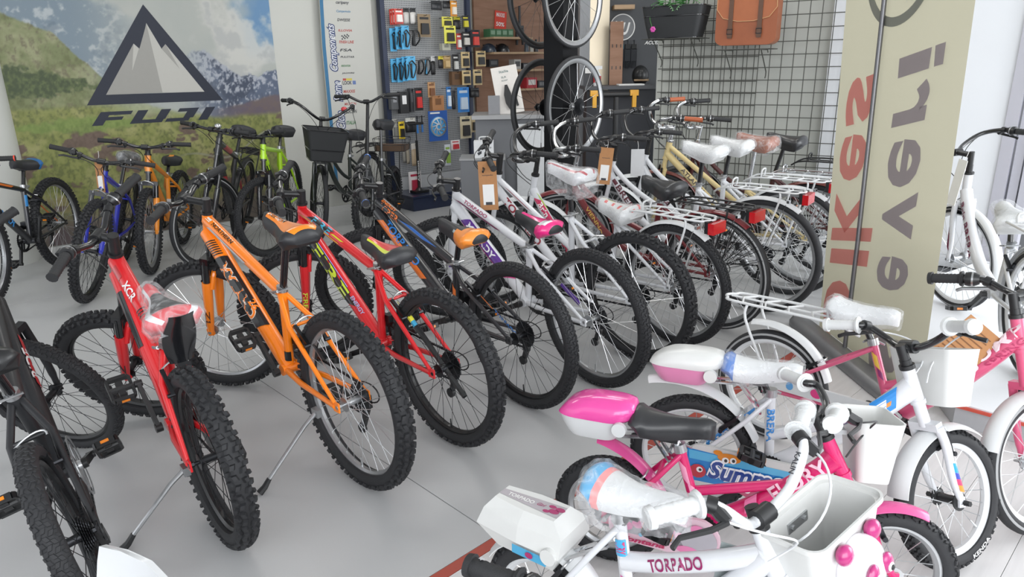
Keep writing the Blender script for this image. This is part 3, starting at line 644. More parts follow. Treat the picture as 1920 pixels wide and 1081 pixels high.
# right side: grey panel behind the wire grid, white panel, window
GA = math.atan2(-.517, .856); GM = Matrix.Translation((1.27, 6.2, 0)) @ Matrix.Rotation(GA, 4, 'Z')   # x along the grid, -y towards the room
PANEL = mk('grey_wall_panel', '#aeb0aa', .6, 0, 0, .02, 3)
struct('wall_right', MB().box((.75, .16, 1.5), (1.62, .06, 3.0)), [PANEL], GM)
RA_ = R_(-45); RM = Matrix.Translation((2.42, 5.56, 0)) @ Matrix.Rotation(RA_, 4, 'Z')
struct('wall_back', MB().box((.60, .06, 1.5), (1.20, .10, 3.0)), [WALL2], RM)
wf = mk('window_aluminium', '#b9b9c2', .45, .3, 0, .03, 5)
w = struct('window_1', MB().box((1.235, .05, 1.5), (.07, .13, 3.0)).box((1.31, .06, 1.5), (.05, .09, 3.0)).box((1.37, .05, 1.5), (.045, .11, 3.0)), [wf], RM)
ob('frame_rail', MB().box((2.6, .05, .06), (2.5, .09, .12)).box((2.6, .05, 2.96), (2.5, .09, .1)), [wf], w, RM)
ob('mullion', MB().box((2.55, .05, 1.5), (.07, .09, 2.8)), [wf], w, RM)
ob('pane', MB().box((1.98, .06, 1.5), (1.1, .012, 2.8)), [GLASS], w, RM); ob('pane', MB().box((3.2, .06, 1.5), (1.2, .012, 2.8)), [GLASS], w, RM)
# raised display platform in the window
PT = [(1.80, 2.57), (3.3, 1.07), (5.0, 2.9), (3.25, 4.65), (2.1, 3.9)]
def poly(pts, z0, z1):
    n = len(pts); return [(*p, z0) for p in pts]+[(*p, z1) for p in pts], [tuple(range(n))[::-1], tuple(range(n, 2*n))]+[(i, (i+1) % n, n+(i+1) % n, n+i) for i in range(n)]
pl = thing('display_platform', 'low white display platform with red edge line in front of the window', 'platform', (1.80, 2.57, 0))
def rel(m): return [(a-1.80, b-2.57) for a, b in m]
ob('platform_base', MB().add(*poly(rel(PT), .001, .082)), [mk('platform_grey', '#aeb0b3', .5)], pl, smooth=False)
ob('platform_top', MB().add(*poly(rel([(1.797, 2.567), (3.3, 1.06), (5.0, 2.9), (3.25, 4.65), (2.097, 3.9)]), .083, .1)), [mk('platform_white', '#e2e4e8', .35, 0, .1, .02, 3)], pl, smooth=False)
ob('edge_strip', MB().bar((-.006, -.006, .088), (1.494, -1.506, .088), .012, .012, up=(0, 0, 1)), [mk('red_edge', '#c8503f', .4)], pl, smooth=False)
# back of the shop: dark branded panel, steel column, black pillar
DARK = mk('anthracite_panel', '#4a4c50', .55, 0, 0, .04, 3); DARK2 = mk('dark_panel', '#2b2d33', .5, 0, 0, .05, 3)
struct('trim_3', MB().box((1.25, 7.62, 1.5), (1.10, .06, 3.0)), [DARK])
struct('trim_4', MB().box((.765, 7.45, 1.5), (.10, .2, 3.0)), [mk('grey_column', '#8d8f92', .5, .2)])
struct('trim_5', MB().box((.92, 7.52, 1.5), (.20, .12, 3.0)), [mk('brushed_steel', '#b3a894', .3, .7, 0, .1, 4)])
struct('trim_6', MB().box((0, 0, 1.5), (.165, .165, 3.0)), [mk('black_pillar', '#101114', .6, 0, 0, .1, 3, spec=.2)], Matrix.Translation((.365, 5.10, 0)) @ Matrix.Rotation(R_(49), 4, 'Z'))
lg = thing('shop_emblem', 'round grey emblem with white outline and script letters on the dark panel', 'sign', (1.17, 7.585, 1.79))
Q = MB(); Q.ring([(0, -.004), (.125, -.004), (.125, .004), (0, .004)], 40, closed=False); ob('disc', Q, [mk('emblem_grey', '#77797c', .6)], lg)
Q = MB(); Q.ring([(.118, -.006), (.128, -.006), (.128, 0), (.118, 0)], 48); ob('outline', Q, [PAPER], lg)
Q = MB(); put_text(Q, 'M', (-.10, -.007, -.03), (1, 0, 0), (0, 0, 1), .10, .09, .04, .4); ob('lettering', Q, [PAPER], lg, smooth=False); Q = MB(); put_text(Q, 'U', (-.01, -.007, -.075), (1, 0, 0), (0, 0, 1), .09, .12, .04, .4); ob('lettering', Q, [PAPER], lg, smooth=False)
Q = MB(); put_text(Q, 'ACCESSORI', (1.40, 7.586, 1.62), (1, 0, 0), (0, 0, 1), .26, .035, .03, .3); tag(ob('wall_lettering', Q, [PAPER], smooth=False), 'small white capitals on the dark panel beside the grid wall', 'lettering')
# ---------------------------------------------------------------- mural with the mountain logo
def vnoise(x, y, seed):
    xi = np.floor(x).astype(int); yi = np.floor(y).astype(int); xf = x-xi; yf = y-yi
    def h(a, b):
        n = (a*374761393+b*668265263+seed*1442695041) & 0x7fffffff; n = ((n ^ (n >> 13))*1274126177) & 0x7fffffff; return (n & 0xffff)/65535.
    u = xf*xf*(3-2*xf); v = yf*yf*(3-2*yf)
    return (h(xi, yi)*(1-u)+h(xi+1, yi)*u)*(1-v)+(h(xi, yi+1)*(1-u)+h(xi+1, yi+1)*u)*v
def fbm(x, y, seed, o=5, ga=.55):
    t = 0; a = 1; s = 0
    for k in range(o): t = t+a*vnoise(x*2**k, y*2**k, seed+k*17); s += a; a *= ga
    return t/s
def paint_mural(s, z):
    C = lambda h: np.array([int(h[i:i+2], 16)/255 for i in (0, 2, 4)])
    def mix(a, b, t): t = np.clip(t, 0, 1)[..., None]; return a*(1-t)+b*t
    sm = lambda a, b, x: (lambda t: t*t*(3-2*t))(np.clip((x-a)/(b-a), 0, 1))
    n1 = fbm(s*2.2, z*2.2, 3); n2 = fbm(s*7, z*7, 11); n3 = fbm(s*22, z*22, 23, 4); n4 = fbm(s*55, z*40, 31, 3)
    col = mix(np.broadcast_to(C('b9c0bc'), s.shape+(3,)), C('d3d4cd'), n1)
    # blue sky with bright clouds on the right
    blue = sm(.0, .22, s+.5*(n1-.5))*sm(1.45, 1.85, z+.35*(n1-.5)); col = mix(col, C('6f9cc8'), blue*.95)
    cl = sm(.47, .62, n1*.55+n2*.45+.25*sm(.3, .0, np.abs(s-.02))*sm(.35, .1, np.abs(z-1.62)))*sm(-.7, -.3, s); col = mix(col, C('e4e4de'), cl*.85); col = mix(col, C('a9aeb2'), sm(.5, .7, n2)*cl*.4)
    # misty blue peak upper left
    ph = 2.55-.55*np.abs(s+1.95)+.22*(n2-.5); pk = sm(0, .12, ph-z)*sm(-.55, -1.35, s); rock = mix(np.broadcast_to(C('8497a6'), s.shape+(3,)), C('c4cdd2'), sm(.48, .62, n3*.6+n2*.4)); rock = mix(rock, C('66798a'), sm(.55, .7, n2)*.6); col = mix(col, rock, pk*.9)
    # snowy range on the right
    rx = [-.55, -.4, -.3, -.2, -.1, 0, .08, .16, .25, .36]; rz = [1.50, 1.62, 1.63, 1.55, 1.47, 1.40, 1.42, 1.38, 1.44, 1.46]
    rh = np.interp(s, rx, rz)+.05*(n3-.5)+.03*(n4-.5); rg = sm(0, .02, rh-z)*sm(-.62, -.3, s); r2 = mix(np.broadcast_to(C('56637e'), s.shape+(3,)), C('39435a'), sm(.45, .65, n2)); snow = sm(.50, .63, n4*.45+n3*.4+.15*n2+.10*sm(1.3, 1.5, z)); r2 = mix(r2, C('d3d7e2'), snow*.85); haze = sm(-.1, -.5, s)*.55+.15; r2 = mix(r2, C('b7bfc4'), haze); col = mix(col, r2, rg)
    # purple-brown foothill
    fh = 1.13+.05*(n2-.5)+.1*sm(-.2, .35, s); ft = sm(0, .03, fh-z)*sm(-.45, .05, s); col = mix(col, mix(np.broadcast_to(C('6d6276'), s.shape+(3,)), C('7f6f66'), n3), ft)
    # grassy slope on the left
    lx = [-2.6, -1.9, -1.74, -1.42, -1.12, -.95, -.6]; lz = [2.1, 1.96, 1.90, 1.75, 1.40, 1.22, 1.10]
    lh = np.interp(s, lx, lz)+.05*(n2-.5)+.02*(n4-.5); lg_ = sm(0, .025, lh-z)*(s < -.55); g = mix(np.broadcast_to(C('8b9468'), s.shape+(3,)), C('767d52'), sm(.3, .75, n3*.6+n4*.4)); g = mix(g, C('b7b892'), sm(.40, .75, n2)*.75); g = mix(g, C('756a5a'), sm(.52, .75, n2*.4+n4*.6)*.6); g = mix(g, C('b8c1b0'), sm(-1.35, -.9, s)*.7); col = mix(col, g, lg_)
    tr = sm(.0, .05, .155-np.abs(z-1.40+.12*(s+1.75))*(1+.5*(z > 1.4))-.30*np.maximum(0, s+1.62)+.16*(n3-.5)+.10*(n2-.5)); t = mix(np.broadcast_to(C('4f5c40'), s.shape+(3,)), C('6f7d50'), sm(.35, .8, n4)); col = mix(col, t, tr)
    # meadow with rocks
    mh = 1.20+.05*(n2-.5)-.13*sm(-1.0, -.2, s); md = sm(0, .05, mh-z); m = mix(np.broadcast_to(C('9aa05c'), s.shape+(3,)), C('7f8748'), sm(.32, .72, n3*.5+n4*.5)); m = mix(m, C('bcb880'), sm(.42, .74, n2)*.75); m = mix(m, C('636b42'), sm(.5, .78, n4)*.55)
    rk = sm(.62, .67, fbm(s*5.5+3, z*9+1, 71, 4, .5)); rc = mix(np.broadcast_to(C('5d4a46'), s.shape+(3,)), C('8a746a'), n4); m = mix(m, rc, rk*.9*sm(1.15, 1.0, z)); m = mix(m, C('6a513c'), sm(.6, .72, n2)*.25*sm(.9, .5, z)); m = mix(m, C('b9c2a6'), sm(1.0, 1.16, z)*sm(-1.25, -.9, s)*.75)
    m = mix(m, C('a9a996'), .85*sm(.014, .004, np.abs(z-.78-.10*np.sin(s*3.1)-.05*np.sin(s*9)))*sm(-.9, -.3, s)); m = mix(m, C('7a6d72'), sm(.42, .2, z+.1*(n2-.5))*.8)
    bush = sm(.0, .04, .09-np.abs(z-1.03)-.12*np.abs(s+1.35)+.08*(n3-.5))*(s < -.95); m = mix(m, mix(np.broadcast_to(C('6c8440'), s.shape+(3,)), C('a0b464'), n4), bush*.9)
    col = mix(col, m, md); return np.clip(col, 0, 1)
def mural():
    s0, s1, z0, z1, nx, nz = -2.45, .345, .075, 2.7, 380, 340
    S_, Z_ = np.meshgrid(np.linspace(s0, s1, nx), np.linspace(z0, z1, nz)); c = paint_mural(S_, Z_); c = np.where(c <= .04045, c/12.92, ((c+.055)/1.055)**2.4)*.74
    v = np.stack([S_.ravel()-s0, np.full(S_.size, -.008), Z_.ravel()-z0], 1); i = np.arange(nx*nz).reshape(nz, nx)
    f = np.stack([i[:-1, :-1].ravel(), i[:-1, 1:].ravel(), i[1:, 1:].ravel(), i[1:, :-1].ravel()], 1)
    me = bpy.data.meshes.new('printed_sheet'); me.from_pydata(v.tolist(), [], f.tolist()); at = me.color_attributes.new('print', 'FLOAT_COLOR', 'POINT'); at.data.foreach_set('color', np.concatenate([c.reshape(-1, 3), np.ones((nx*nz, 1))], 1).ravel())
    m = bpy.data.materials.new('mural_print'); m.use_nodes = True; n = m.node_tree.nodes; a = n.new('ShaderNodeVertexColor'); a.layer_name = 'print'; m.node_tree.links.new(a.outputs['Color'], n['Principled BSDF'].inputs['Base Color']); n['Principled BSDF'].inputs['Roughness'].default_value = .6; me.materials.append(m)
    t = thing('mountain_mural', 'large printed mountain valley mural with triangular peak logo on the left wall', 'poster', wm(s0, z0, .0), (0, 0, WA)); link('printed_sheet', me, t)
    ob('backing_sheet', MB().box(((s1-s0)/2, -.0035, (z1-z0)/2), (s1-s0, .007, z1-z0)), [PAPER], t)
    NV = mk('logo_navy', '#1b2233', .5); G1 = mk('logo_grey', '#9c9b96', .55, var=.02); G2 = mk('logo_light', '#bbbab4', .55, var=.02)
    P = lambda y: (lambda s, z: (s-s0, -y, z-z0))
    a, b, c_ = (-.731, 1.977), (-1.281, 1.187), (-.188, 1.183); ia, ib, ic = (-.730, 1.832), (-1.128, 1.265), (-.340, 1.263)
    Q = MB(); f_ = P(.0095)
    for (p, q, r_, t_) in ((a, b, ib, ia), (b, c_, ic, ib), (c_, a, ia, ic)): flat_shape(Q, [p, q, r_, t_], f_)
    flat_shape(Q, [(-.73, 1.84), (-.868, 1.64), (-.73, 1.60), (-.59, 1.64)], P(.0092)); ob('logo_triangle', Q, [NV], t, smooth=False)
    Q = MB(); f_ = P(.0105); flat_shape(Q, [ia, (-.69, 1.268), ib, (-.854, 1.668), (-.815, 1.628), (-.745, 1.79)], f_, 0); flat_shape(Q, [ia, (-.642, 1.627), (-.606, 1.665), ic, (-.69, 1.268)], f_, 1)
    flat_shape(Q, [(-.854, 1.668), (-.82, 1.628), (-.90, 1.45)], P(.0112), 1); flat_shape(Q, [(-.642, 1.627), (-.606, 1.665), (-.52, 1.46)], P(.0112), 0); ob('logo_mountain', Q, [G1, G2], t, smooth=False)
    Q = MB(); f_ = P(.010); H = .108
    def bl(x0, x1, y0, y1): sh = lambda y: .085*y; flat_shape(Q, [(-1.275+x0+sh(y0), 1.021+H*y0), (-1.275+x1+sh(y0), 1.021+H*y0), (-1.275+x1+sh(y1), 1.021+H*y1), (-1.275+x0+sh(y1), 1.021+H*y1)], f_)
    bl(0, .08, 0, 1); bl(.08, .245, .74, 1); bl(.08, .20, .36, .60)
    bl(.285, .365, .24, 1); bl(.285, .54, 0, .26); bl(.47, .55, .24, 1)
    bl(.565, .76, 0, .26); bl(.70, .785, .24, 1); bl(.62, .70, .74, 1); bl(.845, .925, 0, 1); ob('lettering', Q, [NV], t, smooth=False)
mural()
# ---------------------------------------------------------------- brand list board
bb = thing('brand_board', 'tall white board with blue edge and a column of brand names', 'sign', wm(.79, .25, .08), (0, 0, WA)); BO = (.79, .25)
Q = MB(); bz = [(0, 0), (.56, 0), (.56, 2.35), (.16, 2.35), (.06, 2.1), (.015, 1.8), (0, 1.4)]; n = len(bz); Q.add([(x, 0, z) for x, z in bz]+[(x, -.018, z) for x, z in bz], [tuple(range(n))[::-1], tuple(range(n, 2*n))]+[(i, (i+1) % n, n+(i+1) % n, n+i) for i in range(n)]); ob('board', Q, [mk('board_white', '#bcbcb6', .5, 0, 0, .02, 3)], bb, smooth=False)
ed = [(.16, 2.35), (.06, 2.1), (.015, 1.8), (0, 1.4), (0, 0)]; Q = MB(); Q.add([(x, -.0195, z) for x, z in ed]+[(x+.035, -.0195, z) for x, z in ed], [(i, i+1, 6+i, 5+i) for i in range(4)]); ob('edge_band', Q, [mk('board_blue', '#2f6c94', .5)], bb, smooth=False)
BLUE = mk('script_navy', '#33406e', .6); INK = mk('ink_dark', '#3a3c42', .7); REDI = mk('ink_red', '#b0504a', .7); BLI = mk('ink_blue', '#5a86a8', .7); GRI = mk('ink_green', '#3f7a4a', .7)
def vtext(txt, s, z0, z1, h, b_, m, y):
    Q = MB(); v, f = text_fit(txt, z1-z0, h, b_, .35); Q.add([(s-BO[0]+h-q[1], y, z0-BO[1]+q[0]) for q in v], f); ob('lettering', Q, [m], bb, smooth=False)
LW = mk('script_white', '#d8dae0', .6)
for txt, s, z0, z1, h in (('Components', .845, 1.41, 1.86, .115), ('Rome', .855, 1.12, 1.33, .105), ('Ciclo', .86, .85, 1.04, .105)):
    vtext(txt, s, z0, z1, h, .09, BLUE, -.0195); vtext(txt, s+.008, z0+.01, z1-.01, h-.018, .012, LW, -.0205)
for txt, z, w_, h, m in (('caripany', 2.03, .14, .035, INK), ('Campagnolo', 1.955, .15, .028, BLI), ('DWEESE', 1.88, .14, .026, INK), ('ILLOVIA', 1.785, .15, .022, REDI), ('FINISH LINE', 1.675, .16, .028, REDI), ('FSA', 1.60, .13, .026, INK), ('PULSTAR', 1.54, .15, .018, INK), ('INNOVATION', 1.455, .10, .02, GRI), ('JAGWIRE', 1.385, .14, .018, INK), ('LOOK', 1.285, .10, .036, INK), ('MAXXIS', 1.205, .13, .03, REDI), ('MICHELIN', 1.085, .13, .026, REDI), ('SCICON', 1.005, .13, .036, INK), ('ITALIA', .895, .11, .036, GRI), ('SHIMANO', .80, .14, .024, INK), ('S', .72, .04, .024, INK)):
    Q = MB(); put_text(Q, txt, (1.045-.075-BO[0], -.0195, z-BO[1]), (1, 0, 0), (0, 0, 1), w_, h, .02, .2 if txt not in ('LOOK',) else 0); ob('lettering', Q, [m], bb, smooth=False)
Q = MB()
for (x0, x1, z0, z1, mi) in ((.975, 1.01, 1.325, 1.345, 0), (1.01, 1.075, 1.325, 1.345, 1), (1.08, 1.115, 1.285, 1.321, 2)): Q.add([(x0-BO[0], -.0195, z0-BO[1]), (x1-BO[0], -.0195, z0-BO[1]), (x1-BO[0], -.0195, z1-BO[1]), (x0-BO[0], -.0195, z1-BO[1])], [(0, 1, 2, 3)], mi)
for i in range(6):
    for j in range(3):
        if (i+j) % 2 == 0: x0 = 1.0+.014*i-BO[0]; z0 = 1.71+.014*j-BO[1]+.003*i; Q.add([(x0, -.0195, z0), (x0+.013, -.0195, z0), (x0+.013, -.0195, z0+.013), (x0, -.0195, z0+.013)], [(0, 1, 2, 3)], 3)
ob('brand_marks', Q, [REDI, mk('ink_yellow', '#c8b850', .7), mk('ink_steelblue', '#6478a8', .7), INK], bb, smooth=False)
# ---------------------------------------------------------------- pegboard stand
def pegmat():
    m = bpy.data.materials.new('perforated_steel'); m.use_nodes = True; n = m.node_tree.nodes; l = m.node_tree.links; b = n['Principled BSDF']; b.inputs['Roughness'].default_value = .5
    tc = n.new('ShaderNodeTexCoord'); sp = n.new('ShaderNodeSeparateXYZ'); l.new(tc.outputs['Object'], sp.inputs[0])
    def fr(o): a = n.new('ShaderNodeMath'); a.operation = 'MULTIPLY'; a.inputs[1].default_value = 50; f = n.new('ShaderNodeMath'); f.operation = 'FRACT'; s = n.new('ShaderNodeMath'); s.operation = 'SUBTRACT'; s.inputs[1].default_value = .5; l.new(o, a.inputs[0]); l.new(a.outputs[0], f.inputs[0]); l.new(f.outputs[0], s.inputs[0]); return s.outputs[0]
    cb = n.new('ShaderNodeCombineXYZ'); l.new(fr(sp.outputs[0]), cb.inputs[0]); l.new(fr(sp.outputs[2]), cb.inputs[1]); ln = n.new('ShaderNodeVectorMath'); ln.operation = 'LENGTH'; l.new(cb.outputs[0], ln.inputs[0])
    lt = n.new('ShaderNodeMath'); lt.operation = 'LESS_THAN'; lt.inputs[1].default_value = .24; l.new(ln.outputs['Value'], lt.inputs[0]); mx = n.new('ShaderNodeMix'); mx.data_type = 'RGBA'; mx.inputs[6].default_value = (*hexc('#a4a6a8'), 1); mx.inputs[7].default_value = (*hexc('#3a3c40'), 1); l.new(lt.outputs[0], mx.inputs[0]); l.new(mx.outputs[2], b.inputs['Base Color']); return m
NAVY = mk('navy_steel', '#222c46', .35, .1, .3, .05)
pg = thing('pegboard_stand', 'navy steel display stand with perforated grey back panel full of hanging accessories', 'display stand', wm(1.44, 0, .06), (0, 0, WA))
ob('back_panel', MB().box((.55, -.02, 1.25), (1.04, .015, 1.9)), [pegmat()], pg, smooth=False)
ob('lower_panel', MB().box((.55, -.02, .215), (1.04, .015, .16)), [mk('panel_pale', '#b4b6b8', .5)], pg, smooth=False)
for x in (.015, 1.085): ob('upright', MB().box((x, -.04, 1.2), (.05, .07, 2.4)), [NAVY], pg)
ob('base_box', MB().box((.55, -.27, .066), (1.12, .44, .13)).box((.55, -.27, .145), (1.13, .46, .02)), [NAVY], pg)
def pack(t, s, z, w, h, off, a, b, label):
    nm = {'card': 'carded_part', 'cage': 'bottle_cage', 'loop': 'bottle_cage', 'box': 'boxed_part', 'bag': 'bagged_part', 'tool': 'hand_tool', 'rotor': 'disc_rotor'}[t]
    r = thing(nm, label, 'accessory', wm(s+w/2, z, off), (0, 0, WA), 'accessories on the pegboard stand'); ma = mk('pk_'+a[1:], a, .45, 0, .2, .08, 25); mb_ = mk('pk_'+b[1:], b, .4, 0, .2, .08, 25)
    if t == 'card':
        ob('backing_card', MB().box((0, 0, h/2), (w, .006, h)), [ma], r, smooth=False); ob('blister', MB().box((0, -.014, h*.36), (w*.62, .026, h*.48), taper=.9), [mb_], r); ob('header_print', MB().box((0, -.0035, h*.82), (w*.7, .003, h*.10)), [mb_], r, smooth=False)
    elif t == 'cage':
        ob('backing_card', MB().box((0, 0, h/2), (w, .006, h)), [ma], r, smooth=False); Q = MB(); c = h*.46
        Q.tube(smoothpath([(-w*.25, -.02, h*.72), (-w*.3, -.05, h*.55), (-w*.12, -.03, h*.15), (w*.12, -.03, h*.15), (w*.3, -.05, h*.55), (w*.25, -.02, h*.72), (0, -.03, h*.82)], 4), .0065, 6, closed=True); Q.bar((0, -.01, h*.12), (0, -.01, h*.7), .018, .008); ob('cage', Q, [mb_], r)
    elif t == 'loop':
        Q = MB(); Q.tube(smoothpath([(-w*.3, 0, h*.1), (-w*.45, -.04, h*.5), (-w*.2, -.05, h*.92), (w*.3, -.05, h*.8), (w*.45, -.04, h*.4), (w*.2, 0, h*.08)], 4), .008, 8, closed=True); ob('hoop', Q, [ma], r); ob('mounting_plate', MB().box((0, .0, h*.5), (w*.3, .01, h*.8)), [mb_], r)
    elif t == 'box':
        ob('carton', MB().box((0, .0, h/2), (w, .06, h)), [ma], r, smooth=False); ob('label_print', MB().box((0, -.031, h*.62), (w*.5, .003, h*.4)), [mb_], r, smooth=False)
    elif t == 'bag':
        Q = MB(); Q.loft([[(x*w/2, y*d, zz) for x, y in ((-1, -.3), (0, -1), (1, -.3), (1, .3), (0, .6), (-1, .3))] for zz, d in ((0, .004), (h*.15, .02), (h*.5, .018), (h*.75, .004))]); ob('pouch', Q, [ma], r, ang=80); ob('header_card', MB().box((0, 0, h*.86), (w, .005, h*.28)), [mb_], r, smooth=False)
    elif t == 'tool':
        Q = MB(); Q.cyl((0, 0, 0), (0, 0, h*.55), w*.3, w*.22, 10); ob('handle', Q, [ma], r); Q = MB(); Q.cyl((0, 0, h*.5), (0, 0, h), .006, None, 8); ob('shaft', Q, [STEEL], r)
    elif t == 'rotor':
        ob('backing_card', MB().box((0, 0, h/2), (w, .006, h)), [ma], r, smooth=False); Q = MB(); c = (0, -.010, h*.47); rr = w*.42; Q.ring([(rr*.82, -.004), (rr, -.004), (rr, -.001), (rr*.82, -.001)], 32, c=c); Q.ring([(rr*.2, -.004), (rr*.36, -.004), (rr*.36, -.001), (rr*.2, -.001)], 20, c=c)
        for k in range(10): a_ = 2*PI*k/10; Q.bar((c[0]+rr*.3*math.cos(a_), c[1]-.002, c[2]+rr*.3*math.sin(a_)), (c[0]+rr*.86*math.cos(a_+.6), c[1]-.002, c[2]+rr*.86*math.sin(a_+.6)), .012, .003)
        Q2 = MB(); Q2.ring([(0, -.0005), (rr*1.05, -.0005), (rr*1.05, .0005), (0, .0005)], 32, c=(0, -.0045, h*.47), closed=False); ob('print_disc', Q2, [mb_], r, smooth=False); ob('rotor', Q, [CHROME], r, smooth=False); ob('header_print', MB().box((-w*.15, -.0035, h*.93), (w*.5, .002, h*.05)), [PAPER], r, smooth=False)
    if off < .29 and t != 'rotor':
        k = ob('hook', MB().tube([(s+w/2-1.44, -.02, z+h*.93), (s+w/2-1.44, -(off-.06)-.05, z+h*.93), (s+w/2-1.44, -(off-.06)-.06, z+h*.93+.008)], .0028, 6), [STEEL], pg)
